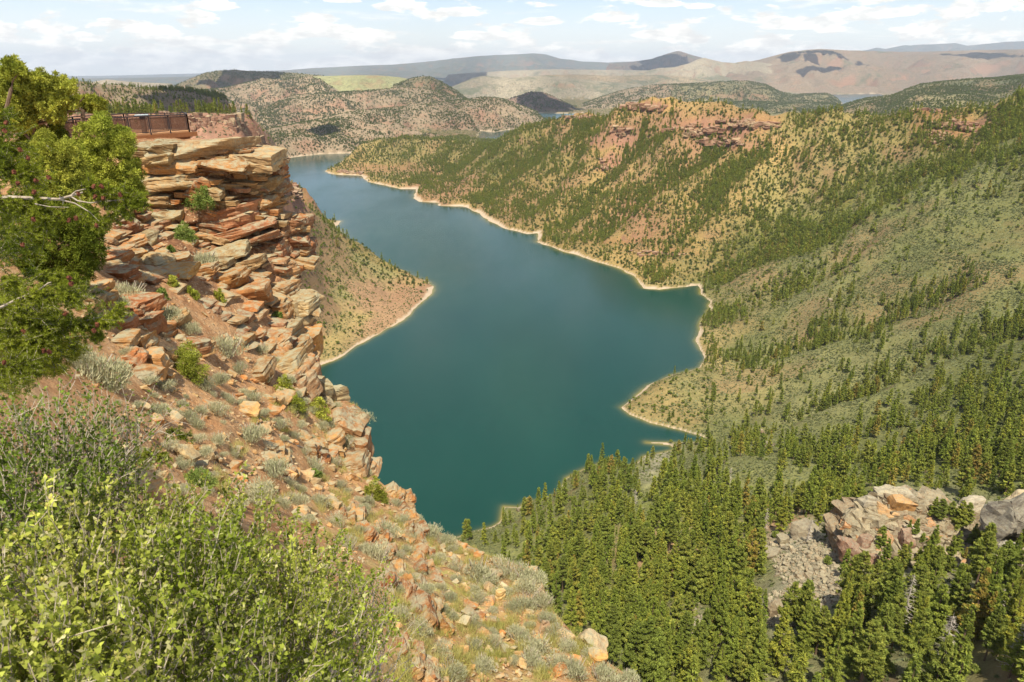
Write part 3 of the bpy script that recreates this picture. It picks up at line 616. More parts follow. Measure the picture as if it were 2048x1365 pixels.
sub_mesh('canyon_slopes_ground', 0, ra + 1, M_GROUND)
sub_mesh('far_hills', ra, rb + 1, M_FAR)
sub_mesh('mountains', rb, NR, M_FAR)

# ------------------------------------------------------------------ water (with the real shallows as a depth tint)
def water_mat():
    N = NT('lake_water'); pos = N.pos()
    sh = N.attr('depth', True)
    far_ = N.noise(.006, 5, N.scale(pos, (1, .45, 1)), .6)
    deep = N.mix(N.mr(far_, .35, .7), (.003,.036,.027), (.006,.047,.035))
    colr = N.mix(sh, deep, (.20,.17,.045))
    N.color(colr)
    w1 = N.noise(.9, 4, N.scale(pos, (1, .6, 1)), .6); w2 = N.noise(.06, 3, N.scale(pos, (1, .5, 1)), .6)
    N.bump(N.math('ADD', w1, N.math('MULTIPLY', w2, 1.0)), .12, .4)
    N.set(N.b, 'Roughness', N.mr(N.noise(.006, 5, N.scale(pos, (1, .35, 1)), .6), .4, .65, .15, .27))
    N.set(N.b, 'IOR', 1.33); N.set(N.b, 'Specular IOR Level', .5)
    return N.m
M_WATER = water_mat()
hasw = (SHD < 6)
cell = hasw[:-1, :-1] | hasw[1:, :-1] | hasw[:-1, 1:] | hasw[1:, 1:]
Fw = quads(cell); used = np.unique(Fw); remap = np.zeros(NR * NS, np.int64); remap[used] = np.arange(len(used))
Vw = V_all[used].copy(); Vw[:, 2] = 0.0
shal = np.exp(-np.clip(-SHD.ravel()[used], 0, None) / np.clip(Yg.ravel()[used] * .004, 1, 5.5)) * np.clip(.75 + .5 * fbm(Vw[:, 0] / 30, Vw[:, 1] / 30, oct=2, seed=4), 0, 1)
tag(mesh_np('lake_water', Vw, remap[Fw], mat=M_WATER, smooth=True, cols={'depth': shal}), kind='structure')

# ------------------------------------------------------------------ sun, sky, camera
SUN_EL, SUN_AZ = math.radians(63), math.radians(-6)       # azimuth of the light's travel direction from +Y towards +X is -SUN_AZ
def setup_light():
    w = bpy.data.worlds.new('World'); SC.world = w; w.use_nodes = True
    t = w.node_tree; t.nodes.clear()
    out = t.nodes.new('ShaderNodeOutputWorld'); bg = t.nodes.new('ShaderNodeBackground')
    sky = t.nodes.new('ShaderNodeTexSky'); sky.sky_type = 'NISHITA'; sky.sun_disc = False
    sky.sun_elevation = SUN_EL; sky.altitude = 2100; sky.air_density = 1.0; sky.dust_density = 2.5; sky.ozone_density = 1.0
    # nishita: rotation 0 puts the sun on +Y ; we want it behind the camera (-Y)
    sky.sun_rotation = math.pi + SUN_AZ
    L = t.links.new
    def n(k): return t.nodes.new('ShaderNode' + k)
    tc = n('TexCoord'); sep = n('SeparateXYZ'); L(tc.outputs['Generated'], sep.inputs[0])
    def m(op, a, b=0.0, clamp=False):
        q = n('Math'); q.operation = op; q.use_clamp = clamp
        for i, x in enumerate((a, b)):
            if isinstance(x, (int, float)): q.inputs[i].default_value = x
            else: L(x, q.inputs[i])
        return q.outputs[0]
    zz = m('MAXIMUM', m('ADD', sep.outputs[2], .035), .004)
    px = m('DIVIDE', sep.outputs[0], zz); py = m('DIVIDE', sep.outputs[1], zz)
    cb = n('CombineXYZ'); L(px, cb.inputs[0]); L(py, cb.inputs[1])
    def noise(sc, det, rough, vec, dist=0.0):
        q = n('TexNoise'); q.inputs['Scale'].default_value = sc; q.inputs['Detail'].default_value = det; q.inputs['Roughness'].default_value = rough
        q.inputs['Distortion'].default_value = dist; L(vec, q.inputs['Vector']); return q.outputs['Fac']
    def mr(x, a, b, c=0., d=1.):
        q = n('MapRange'); q.interpolation_type = 'SMOOTHSTEP'; L(x, q.inputs[0])
        for i, k in enumerate((a, b, c, d)): q.inputs[i + 1].default_value = k
        return q.outputs[0]
    # puffy rows: screenless, laid on a flat cloud deck
    big = noise(.42, 9, .60, cb.outputs[0], .3)
    # puffs with vertical body near the horizon, in direction space
    st = n('CombineXYZ'); az = m('DIVIDE', sep.outputs[0], sep.outputs[1])
    L(m('MULTIPLY', az, 10.0), st.inputs[0]); L(m('MULTIPLY', sep.outputs[2], 34.0), st.inputs[1])
    puff = noise(1.0, 8, .58, st.outputs[0], .2)
    low = mr(sep.outputs[2], .10, .0)                       # denser cloud towards the horizon
    a = mr(m('ADD', puff, m('MULTIPLY', low, .10)), .545, .615)
    b = mr(m('ADD', big, m('MULTIPLY', low, .05)), .55, .70)
    cov = m('MAXIMUM', a, m('MULTIPLY', b, .8))
    # the separate small cumulus: (u, v, half width, half height) of the photograph turned into directions
    for (u, v, wu_, wv_) in [(430,12,55,12),(800,14,48,13),(630,40,42,14),(920,26,55,13),(740,74,60,15),(1320,8,50,10),(1400,14,30,7),(960,74,60,12),(1600,50,90,14),(1740,30,110,14),(1960,18,60,10),(310,70,60,14),(170,76,45,10),(10,60,26,12),(1080,45,50,9),(1520,90,70,10),(400,85,80,10),(690,3,40,5)]:
        x, y, z = ray(u, v); d = Vector((float(x), float(y), float(z))); az0 = d.x / d.y; el0 = d.z / math.sqrt(d.x ** 2 + d.y ** 2 + d.z ** 2)
        du = m('DIVIDE', m('SUBTRACT', az, az0), wu_ / FPX * .93); dv = m('DIVIDE', m('SUBTRACT', sep.outputs[2], el0), wv_ / FPX * .95)
        # flat base: squeeze below
        dv = m('MULTIPLY', dv, m('ADD', 1.0, m('MULTIPLY', m('LESS_THAN', dv, 0.0), .8)))
        r = m('SQRT', m('ADD', m('MULTIPLY', du, du), m('MULTIPLY', dv, dv)))
        e = mr(m('ADD', r, m('MULTIPLY', m('SUBTRACT', puff2 if 'puff2' in dir() else noise(3.2, 6, .6, st.outputs[0]), .5), 1.7)), 1.05, .82)
        cov = m('MAXIMUM', cov, m('MULTIPLY', e, .9))
    front = mr(sep.outputs[1], -.1, .3)
    mx = n('Mix'); mx.data_type = 'RGBA'
    L(m('MULTIPLY', m('MULTIPLY', cov, .85), mr(sep.outputs[2], -.02, .01)), mx.inputs[0])
    vl = n('Mix'); vl.data_type = 'RGBA'; L(mr(sep.outputs[2], .12, -.01, .10, .88), vl.inputs[0]); L(sky.outputs[0], vl.inputs[6]); vl.inputs[7].default_value = VEIL + (1,)
    L(vl.outputs[2], mx.inputs[6])
    shade = noise(2.2, 6, .6, st.outputs[0])
    cc = n('Mix'); cc.data_type = 'RGBA'; L(mr(shade, .35, .65), cc.inputs[0])
    cc.inputs[6].default_value = CLOUD_LO + (1,); cc.inputs[7].default_value = CLOUD_HI + (1,)
    L(cc.outputs[2], mx.inputs[7])
    L(mx.outputs[2], bg.inputs[0]); bg.inputs[1].default_value = SKY_STR
    L(bg.outputs[0], out.inputs[0])
    sd = bpy.data.lights.new('sun', 'SUN'); sd.energy = SUN_STR; sd.angle = math.radians(.5); sd.color = (1.0, .915, .76)
    so = bpy.data.objects.new('sun', sd); COL.objects.link(so)
    d = Vector((math.sin(-SUN_AZ) * -1 * math.cos(SUN_EL) * -1, math.cos(SUN_AZ) * math.cos(SUN_EL), -math.sin(SUN_EL)))
    so.rotation_euler = d.to_track_quat('-Z', 'Y').to_euler(); so.location = (0, -200, 900)
SKY_STR = .105; SUN_STR = 5.0
CLOUD_HI = (10.5, 9.9, 8.8); CLOUD_LO = (6.6, 6.3, 5.8); VEIL = (7.5, 7.35, 6.8)
setup_light()
cam = bpy.data.cameras.new('camera'); co = bpy.data.objects.new('camera', cam); COL.objects.link(co)
cam.sensor_width = 36; cam.lens = FPX / 2048 * 36; cam.clip_start = .2; cam.clip_end = 150000
co.location = (0, 0, H); co.rotation_euler = (math.pi / 2 - PITCH, 0, 0); SC.camera = co
SC.view_settings.view_transform = 'Standard'; SC.view_settings.look = 'None'; SC.view_settings.exposure = 0.62; SC.view_settings.gamma = 1
# air
hm = bpy.data.materials.new('haze'); hm.use_nodes = True; ht = hm.node_tree; ht.nodes.clear()
ho = ht.nodes.new('ShaderNodeOutputMaterial'); hv = ht.nodes.new('ShaderNodeVolumePrincipled')
hv.inputs['Color'].default_value = (.72, .83, 1.0, 1); hv.inputs['Density'].default_value = 2.4e-5; hv.inputs['Anisotropy'].default_value = 0.0
ht.links.new(hv.outputs[0], ho.inputs['Volume'])
bx = np.array([(x, y, z) for x in (-75000, 75000) for y in (-400, 56000) for z in (-100, 1500)], float)
bf = np.array([(0,1,3,2),(4,6,7,5),(0,4,5,1),(2,3,7,6),(0,2,6,4),(1,5,7,3)])
# clouds overhead, above the air box; their shadows lie on the far hills
cm = NT('cloud_white'); cm.color((.85, .85, .85)); cb_ = MB()
sdir = Vector((math.sin(SUN_AZ) * math.cos(SUN_EL) * -1, math.cos(SUN_AZ) * math.cos(SUN_EL), -math.sin(SUN_EL)))
for k, (u, v, Y, rx, ry, alt) in enumerate([(260,205,1500,170,420,1700),(380,215,1900,120,250,1700),(1085,205,6050,330,450,1900),(500,158,6300,420,420,1900),(650,272,3050,60,90,1700),(1620,112,14500,500,900,2700),(1660,128,12800,500,450,2600),(1990,118,14200,900,700,2700),(1345,112,18000,1100,1500,3000),(930,158,11500,800,900,2500),(850,140,16500,1900,2200,3000),(1760,122,13800,350,300,2600)]):
    g = P(u, v, Y); t = (alt - g[2]) / math.sin(SUN_EL); c0 = g - np.array(sdir) * t
    for j in range(10):
        a = RS.uniform(0, 6.28); q = RS.uniform() * 1.25; Vc, Fc = rock((rx * .62, ry * .62, 120), 6, 70 + k * 20 + j, cuts=5, rough=.5); cb_.add(Vc + c0 + (math.cos(a) * q * rx * .7, math.sin(a) * q * ry * .7, RS.uniform(20, 90)), Fc)
tag(cb_.build('clouds', cm.m, smooth=True), kind='stuff')
tag(mesh_np('haze', bx, bf, mat=hm), kind='stuff')
cam.dof.use_dof = True; cam.dof.focus_distance = 60; cam.dof.aperture_fstop = 6.3
SC.cycles.volume_bounces = 0; SC.cycles.max_bounces = 6
# ================================================================== TREES
def leaf_mat(name, c0, c1, c2=None, trans=.18, vary=False):
    N = NT(name); t = N.t
    r = N.rnd(); n1 = N.noise(.9, 3, N.pos(), .6)
    col = N.mix(r, c0, c1)
    if vary: col = N.mix(1.0, col, N.ramp(N.math('FRACT', N.math('MULTIPLY', r, 7.31)), [(0, (.62,.70,.70)), (.35, (.92,.95,.9)), (.7, (1.15,1.1,1.0)), (.93, (1.35,1.2,1.0)), (.96, (1.5,.95,1.3))]), 'MULTIPLY')
    col = N.mix(N.mr(n1, .35, .65), col, c2 or c1)
    tint = N.attr('tint')
    col = N.mix(1.0, col, tint, 'MULTIPLY')
    d = N.n('BsdfDiffuse'); tr = N.n('BsdfTranslucent'); mx = N.n('MixShader')
    N.l(col, d.inputs[0]); N.l(N.mix(1.0, col, (1.25, 1.3, .6), 'MULTIPLY'), tr.inputs[0])
    mx.inputs[0].default_value = trans; N.l(d.outputs[0], mx.inputs[1]); N.l(tr.outputs[0], mx.inputs[2])
    N.l(mx.outputs[0], N.out.inputs[0])
    return N.m
def bark_mat(name, a, b, sc=8):
    N = NT(name); p = N.objpos()
    n = N.noise(sc, 5, N.scale(p, (1, 1, .25)), .65)
    N.color(N.mix(N.mr(n, .3, .7), a, b)); N.bump(n, .6, .03); return N.m
M_FIR = leaf_mat('fir_needles', (.22,.265,.045), (.29,.30,.055), (.16,.20,.038), vary=True)
M_PINE = leaf_mat('pine_needles', (.23,.255,.05), (.27,.27,.06), (.16,.20,.04), vary=True)
M_JUN = leaf_mat('juniper_foliage', (.22,.26,.05), (.30,.31,.08), (.16,.20,.045), trans=.2)
M_BARK = bark_mat('bark', (.10,.065,.04), (.22,.15,.10))
M_DEAD = bark_mat('dead_wood', (.30,.26,.21), (.52,.47,.40))

def fir_mesh(name, seed, h=16., R=2.6, nb=120, per=26, base=.10, pw=.85, leaf=.32, mat=None, flat=.0):
    r = np.random.RandomState(seed); mb = MB()
    hh = base + (1 - base) * r.uniform(0, 1, nb) ** .85
    az = r.uniform(0, 2 * np.pi, nb)
    ln = R * .95 * np.clip((1 - hh) / (1 - base), 0, 1) ** (pw + .08) * r.uniform(.55, 1.15, nb) + .10
    if flat: ln *= 1 - np.clip((base + .16 - hh) / .16, 0, 1) * .5
    lean = .5 * np.sin(az * 1 + seed)  # lopsided crown
    ln *= 1 + .18 * lean
    C, D, T = [], [], []
    for i in range(nb):
        m = int(per * (.35 + ln[i] / R)); t = r.uniform(.15, 1.0, m) ** .7
        d = np.array([math.cos(az[i]), math.sin(az[i]), 0.0]); side = np.array([-d[1], d[0], 0.])
        droop = -.28 + .55 * hh[i]
        p = d * (t * ln[i])[:, None] + side * (r.normal(0, .16, m) * ln[i] * (1.1 - t * .5))[:, None]
        p[:, 2] = hh[i] * h + droop * t * ln[i] + r.normal(0, .10, m) + .12 * t ** 2 * ln[i]
        q = d * .8 + side * r.normal(0, .6, m)[:, None]; q[:, 2] += r.normal(.0, .38, m)
        C.append(p); D.append(unit(q)); T.append(np.full(m, r.uniform(.72, 1.3)) * r.uniform(.8, 1.2, m))
    m = 14; C.append(np.stack([r.normal(0, .08, m), r.normal(0, .08, m), h * (.93 + .07 * r.uniform(0, 1, m))], 1)); D.append(unit(np.stack([r.normal(0, .3, m), r.normal(0, .3, m), np.ones(m)], 1))); T.append(np.ones(m))
    C = np.concatenate(C); D = np.concatenate(D); T = np.concatenate(T)
    n = len(C); L = r.uniform(.6, 1.25, n) * leaf
    V, F = leaf_tris(C, D, L, L * .62, r)
    col = np.repeat(T, 3)[:, None] * np.array([1., 1., 1.])
    mb.add(V, F, 0, col)
    tr = MB(); tr.add(*tube([(0, 0, -.8), (0, 0, h * .5), (0, 0, h * .96)], [h * .016, h * .010, .02], 6))
    return mb, tr
def juniper_mb(seed, h=3.6, w=3.2, nc=26, per=46, leaf=.42):
    r = np.random.RandomState(seed); mb = MB()
    for i in range(nc):
        a = r.uniform(0, 2 * np.pi); el = r.uniform(-.1, 1.0); rad = math.sqrt(max(0, 1 - max(el, 0) ** 2)) * r.uniform(.55, .95)
        c0 = np.array([math.cos(a) * rad * w / 2 * .75, math.sin(a) * rad * w / 2 * .75, h * (.32 + .5 * el * r.uniform(.7, 1))])
        s = r.uniform(.35, .62) * w / 3.2
        d = unit(r.normal(size=(per, 3))); d[:, 2] = np.abs(d[:, 2]) * .9 + d[:, 2] * .1
        C = c0 + d * s * r.uniform(.5, 1.0, per)[:, None]
        V, F = leaf_tris(C, unit(d + r.normal(0, .5, (per, 3))), r.uniform(.6, 1.2, per) * leaf, leaf * .75, r)
        mb.add(V, F, 0, np.full((len(V), 3), r.uniform(.72, 1.3)))
    return mb
def proto(name, mb, mats):
    o = mb.build(name, mats); COL.objects.unlink(o); return o
FIRS = []
for k, (h, R, nb, base, pw, mat, fl_) in enumerate([(17, 2.7, 150, .08, .85, M_FIR, 0), (15, 2.3, 140, .10, .9, M_FIR, 0), (18, 2.5, 150, .14, .75, M_FIR, 0), (14, 2.9, 120, .24, .55, M_PINE, 1), (16, 3.1, 120, .30, .5, M_PINE, 1), (12, 2.3, 120, .08, .8, M_FIR, 0), (10, 2.2, 110, .10, .7, M_PINE, 0)]):
    mb, tr = fir_mesh('fir', 100 + k, h, R, nb, 105, base, pw, mat=mat, flat=fl_)
    cr = proto('crown', mb, [mat]); tk = proto('trunk', tr, [M_BARK])
    both = MB(); both.V, both.F, both.M, both.C, both.n = list(mb.V), {3: list(mb.F[3]), 4: []}, {3: list(mb.M[3]), 4: []}, list(mb.C), mb.n
    both.add(tr.V[0], tr.F[4][0], 1)
    FIRS.append((cr, tk, h, R))
def merged(name, seed, h, R, nb, per, base, pw, mat, leaf):
    mb, tr = fir_mesh(name, seed, h, R, nb, per, base, pw, leaf=leaf, mat=mat)
    mb.add(tr.V[0], tr.F[4][0], 1); return proto(name, mb, [mat, M_BARK])
FAR_FIR = [merged('conifer', 200 + k, h, R, 42, 9, .1, p_, m_, 1.25) for k, (h, R, p_, m_) in enumerate([(11, 2.0, .8, M_FIR), (10, 2.3, .6, M_PINE), (12, 1.8, .9, M_FIR), (9, 2.4, .5, M_PINE)])]
MID_FIR = [merged('conifer', 220 + k, h, R, 90, 18, .1, p_, m_, .95) for k, (h, R, p_, m_) in enumerate([(16, 2.6, .8, M_FIR), (14, 2.9, .55, M_PINE), (17, 2.4, .9, M_FIR)])]
JUNS = [proto('juniper', juniper_mb(300 + k), [M_JUN]) for k in range(4)]
M_FJUN = leaf_mat('far_juniper_foliage', (.13,.16,.045), (.17,.19,.05), (.10,.125,.035), trans=.1)  # darker than the near juniper: crown self-shadowing is put into the colour
FAR_JUN = [proto('juniper', juniper_mb(320 + k, nc=9, per=14, leaf=1.0), [M_FJUN]) for k in range(3)]

# ---- where they stand
pu, pv_, pd = Ug, Vg, Dg
E1u = pu[:-1, 1:] - pu[:-1, :-1]; E1v = pv_[:-1, 1:] - pv_[:-1, :-1]; E2u = pu[1:, :-1] - pu[:-1, :-1]; E2v = pv_[1:, :-1] - pv_[:-1, :-1]
AREA = np.clip(-(E1u * E2v - E1v * E2u), 0, None)
slope_v = (Z - H) / Yg
allow = 9.0 / Yg
runmax = np.maximum.accumulate(slope_v, axis=0)
vis = (slope_v + allow >= runmax)[:-1, :-1]
wx = Yg[:-1, :-1] ** 2 * (sg[1] - sg[0]) * (lg[1:] - lg[:-1])[:, None]
inside = (Ug[:-1, :-1] > -60) & (Ug[:-1, :-1] < 2110) & (Vg[:-1, :-1] < 1450) & (Vg[:-1, :-1] > 60)
# silhouette of the rock slope the view point stands on: nothing is planted behind it
FEDGE = [(-100,-10),(270,268),(480,285),(560,318),(568,420),(620,450),(625,600),(638,600),(632,760),(690,790),(735,840),(742,930),(800,985),(900,1065),(1000,1110),(1090,1150),(1130,1230),(1210,1300),(1290,1365),(1400,1500)]
fv = np.array([p[1] for p in FEDGE], float); fu = np.array([p[0] for p in FEDGE], float)
hid = (Vg[:-1, :-1] > 330) & (Ug[:-1, :-1] < np.interp(Vg[:-1, :-1], fv, fu) - 45)
ok = vis & inside & ~hid & (Yg[:-1, :-1] < 8500)
def scatter(density, hm, wm, seed, cap):
    """density = share of the picture covered by crowns; crowns hm x wm metres"""
    d = Dg[:-1, :-1]; px = (FPX / d)
    per_area = AREA + wx / (d / FPX) ** 2 * .12          # ground seen edge-on still carries trees
    lam = density[:-1, :-1] * per_area / (hm * px * wm * px * .62) * ok
    lam = np.nan_to_num(lam); rr = np.random.RandomState(seed)
    cnt = rr.poisson(np.clip(lam, 0, 30)); idx = np.nonzero(cnt.ravel())[0]; rep = np.repeat(idx, cnt.ravel()[idx])
    if len(rep) > cap: rep = rr.choice(rep, cap, replace=False)
    i, j = np.unravel_index(rep, cnt.shape); a, b = rr.uniform(0, 1, len(rep)), rr.uniform(0, 1, len(rep))
    s = sg[j] + b * (sg[1] - sg[0]); L = lg[i] + a * (lg[i + 1] - lg[i]); y = np.exp(L)
    z = (Z[i, j] * (1 - a) * (1 - b) + Z[i + 1, j] * a * (1 - b) + Z[i, j + 1] * (1 - a) * b + Z[i + 1, j + 1] * a * b)
    return np.stack([s * y, y, z], 1), rr
hmap = np.interp(Yg, [150, 450, 700, 1500, 3000], [13, 12, 10.5, 8.5, 8])
CP_, rr = scatter(TD * .72 * np.interp(Yg, [150, 300, 520, 900, 1500], [2.3, 1.55, 1.1, 1.15, 1.3]), hmap[:-1, :-1], hmap[:-1, :-1] * .30, 5, 30000)
hs = np.interp(CP_[:, 1], [150, 450, 700, 1500, 3000], [13, 12, 10.5, 8.5, 8]) * (.28 + 1.15 * rr.uniform(0, 1, len(CP_)) ** 1.15)
JP_, rj = scatter(np.where((Yg < 480), JD + TD * .75, JD * np.interp(Yg, [500, 1000], [1.35, 2.1])) * .26, np.interp(Yg, [2000, 7000], [3.0, 5.0])[:-1, :-1], np.interp(Yg, [2000, 7000], [3.2, 5.4])[:-1, :-1], 6, 60000)
js = np.interp(JP_[:, 1], [300, 800, 3000, 7000], [.85, 1.0, 1.5, 2.4]) * rj.uniform(.45, 1.25, len(JP_))
PUT = []                     # clearings kept free: (u, v, ru, rv)
pu_, pv2, pd_ = project(CP_[:, 0], CP_[:, 1], CP_[:, 2])
def clear_of(u, v):
    m = np.zeros(len(u), bool)
    for a in [(1612,1172,70,92),(1590,1090,60,28),(1570,1225,40,26),(1830,1060,130,62),(1385,1255,16,30),(1990,1040,40,45),(1700,1110,30,30)]:
        m |= ((u - a[0]) / a[2]) ** 2 + ((v - a[1]) / a[3]) ** 2 < 1
    return m
k_ = ~clear_of(pu_, pv2); 
k_ |= (np.abs(pu_ - 1830) < 130) & (np.abs(pv2 - 1060) < 62) & (rr.uniform(0, 1, len(k_)) < .24)
CP_, hs, pu_, pv2, pd_ = CP_[k_], hs[k_], pu_[k_], pv2[k_], pd_[k_]
print('conifers', len(CP_), 'junipers', len(JP_))

def forest(name, pts, scl, protos, seed):
    """one uncountable mass: instances of a few tree shapes on a cloud of points"""
    r = np.random.RandomState(seed)
    me = bpy.data.meshes.new(name); me.vertices.add(len(pts)); me.vertices.foreach_set('co', np.ascontiguousarray(pts, np.float32).ravel())
    for nm, arr in (('sc', scl), ('rz', r.uniform(0, 6.28, len(pts))), ('tx', r.normal(0, .035, len(pts)))):
        a = me.attributes.new(nm, 'FLOAT', 'POINT'); a.data.foreach_set('value', np.asarray(arr, np.float32))
    a = me.attributes.new('kindno', 'INT', 'POINT'); a.data.foreach_set('value', r.randint(0, len(protos), len(pts)).astype(np.int32))
    o = bpy.data.objects.new(name, me); COL.objects.link(o)
    g = bpy.data.node_groups.new(name + '_nodes', 'GeometryNodeTree')
    g.interface.new_socket('Geometry', in_out='INPUT', socket_type='NodeSocketGeometry'); g.interface.new_socket('Geometry', in_out='OUTPUT', socket_type='NodeSocketGeometry')
    gi = g.nodes.new('NodeGroupInput'); go = g.nodes.new('NodeGroupOutput'); jn = g.nodes.new('GeometryNodeJoinGeometry')
    def na(nm, ty='FLOAT'):
        q = g.nodes.new('GeometryNodeInputNamedAttribute'); q.data_type = ty; q.inputs['Name'].default_value = nm
        return [s for s in q.outputs if s.enabled][0]
    rot = g.nodes.new('ShaderNodeCombineXYZ'); g.links.new(na('rz'), rot.inputs[2]); g.links.new(na('tx'), rot.inputs[0])
    for i, p in enumerate(protos):
        oi = g.nodes.new('GeometryNodeObjectInfo'); oi.inputs['Object'].default_value = p; oi.inputs['As Instance'].default_value = True
        cmpn = g.nodes.new('FunctionNodeCompare'); cmpn.data_type = 'INT'; cmpn.operation = 'EQUAL'
        ins = [s for s in cmpn.inputs if s.enabled]; g.links.new(na('kindno', 'INT'), ins[0]); ins[1].default_value = i
        ip = g.nodes.new('GeometryNodeInstanceOnPoints'); g.links.new(gi.outputs[0], ip.inputs['Points'])
        g.links.new(cmpn.outputs[0], ip.inputs['Selection']); g.links.new(oi.outputs['Geometry'], ip.inputs['Instance'])
        g.links.new(rot.outputs[0], ip.inputs['Rotation']); g.links.new(na('sc'), ip.inputs['Scale'])
        g.links.new(ip.outputs[0], jn.inputs[0])
    g.links.new(jn.outputs[0], go.inputs[0])
    mo = o.modifiers.new('scatter', 'NODES'); mo.node_group = g
    return tag(o, kind='stuff')

# the 300 conifers that show largest are trees of their own
size = hs / pd_ * (pu_ > 0) * (pu_ < 2048) * (pv2 < 1400)
order = np.argsort(-size); own = order[:290]; rest = order[290:]
def conifer_place(u, v):
    if ((u - 1830) / 150) ** 2 + ((v - 1065) / 85) ** 2 < 1: return 'green conifer rooted among the broken blocks of the rock outcrop', 'conifers growing on the rock outcrop'
    if v < 960 and u > 1700: return 'dark conifer in the shaded wood uphill of the rock outcrop', 'conifers in the wood uphill of the rock outcrop'
    if v < 1000 and u > 1380: return 'conifer on the narrow sage bench above the dense forest', 'conifers along the sage bench'
    if v < 1040 and u < 1380: return 'conifer near the pale lake shore below the sage bench', 'conifers near the lake shore'
    if v < 1040: return 'conifer in the forest between the sage bench and the boulder field', 'conifers behind the boulder field'
    if u < 1540 and v < 1200: return 'pointed conifer in the dense forest between the rocky slope and the boulder field', 'conifers beside the boulder field'
    if u < 1540: return 'tall conifer at the foot of the rocky slope, in front of the boulder field', 'conifers at the foot of the rocky slope'
    return 'tall yellow-green conifer in the forest below the boulder field and rock outcrop', 'conifers below the rock outcrop'
for k in own:
    crn, trk, h0, R0 = FIRS[random.randrange(7)]
    sc = hs[k] * 1.08 / h0; lab, grp = conifer_place(pu_[k], pv2[k])
    t = thing('conifer', tuple(CP_[k]), lab, 'conifer', grp, random.uniform(0, 6.28)); t.scale = (sc * random.uniform(.8, 1.25), sc * random.uniform(.8, 1.25), sc)
    for q in (crn, trk):
        cp = q.copy(); COL.objects.link(cp); cp.parent = t
mid = rest[pd_[rest] < 800]; farr = rest[pd_[rest] >= 800]
forest('conifer_woods', CP_[mid], hs[mid] / 15.5, MID_FIR, 1)
forest('distant_conifer_woods', CP_[farr], hs[farr] / 10.5, FAR_FIR, 2)
ju, jv, jd = project(JP_[:, 0], JP_[:, 1], JP_[:, 2])
jsz = js / jd * (ju > 0) * (ju < 2048) * (jv < 1400); jo = np.argsort(-jsz); jown = jo[:280]; jrest = jo[280:]
def jun_place(u, v):
    if v > 960: return 'rounded green juniper shrub between the conifers of the near forest', 'juniper shrubs in the near forest'
    if v > 735 and u < 1480: return 'round olive green juniper shrub on the small headland at the pale shore', 'juniper shrubs on the headland'
    if v > 700: return 'round juniper shrub on the grey-green sage benches above the bay', 'juniper shrubs on the sage benches'
    return 'juniper shrub on the long grey-green sage slope right of the lake', 'juniper shrubs on the sage slope'
for k in jown:
    q = JUNS[random.randrange(4)].copy(); COL.objects.link(q); q.location = JP_[k]; q.rotation_euler = (0, 0, random.uniform(0, 6.28)); q.scale = (js[k],) * 3
    q.name = 'juniper_shrub'; lab, grp = jun_place(ju[k], jv[k]); tag(q, lab, 'shrub', grp)
nearj = jrest[jd[jrest] < 1000]; farj = jrest[jd[jrest] >= 1000]
forest('juniper_scrub', JP_[nearj], js[nearj], JUNS[:2], 3)
forest('distant_juniper_scrub', JP_[farj], js[farj] * 1.05, FAR_JUN, 4)

# low sagebrush and grass clumps covering the open slopes
def clump_mb(seed):
    r = np.random.RandomState(seed); n = 16; d = unit(r.normal(size=(n, 3))); d[:, 2] = np.abs(d[:, 2]); C = d * np.array((.45, .45, .25)) * r.uniform(.3, 1, n)[:, None]
    mb = MB(); V, F = leaf_tris(C, unit(d + (0, 0, .8) + r.normal(0, .3, (n, 3))), r.uniform(.5, .9, n), .55, r); mb.add(V, F, 0, np.repeat(r.uniform(.75, 1.2, n), 3)[:, None] * np.ones(3)); return mb
M_SCRUB = leaf_mat('slope_sage', (.20,.22,.10), (.31,.30,.17), (.15,.18,.07), trans=.1)
CLUMPS = [proto('clump', clump_mb(k + 30), [M_SCRUB]) for k in range(4)]
SP_, rs_ = scatter((SPK * .95 + .12) * np.interp(Yg, [950, 1200], [1.0, .45]) * (RING < .3) * (SHD > 0) * (lay < 0) * (TERR < .4) * np.clip(.75 + fbm(Xg / 16, Yg / 16, oct=2, seed=88), .1, 1.6), np.interp(Yg, [200, 1500], [1.0, 2.2])[:-1, :-1], np.interp(Yg, [200, 1500], [1.5, 2.6])[:-1, :-1], 17, 150000)
forest('sagebrush_cover', SP_, np.interp(SP_[:, 1], [200, 1500], [.9, 1.8]) * rs_.uniform(.6, 1.35, len(SP_)), CLUMPS, 18)
print('clumps', len(SP_))
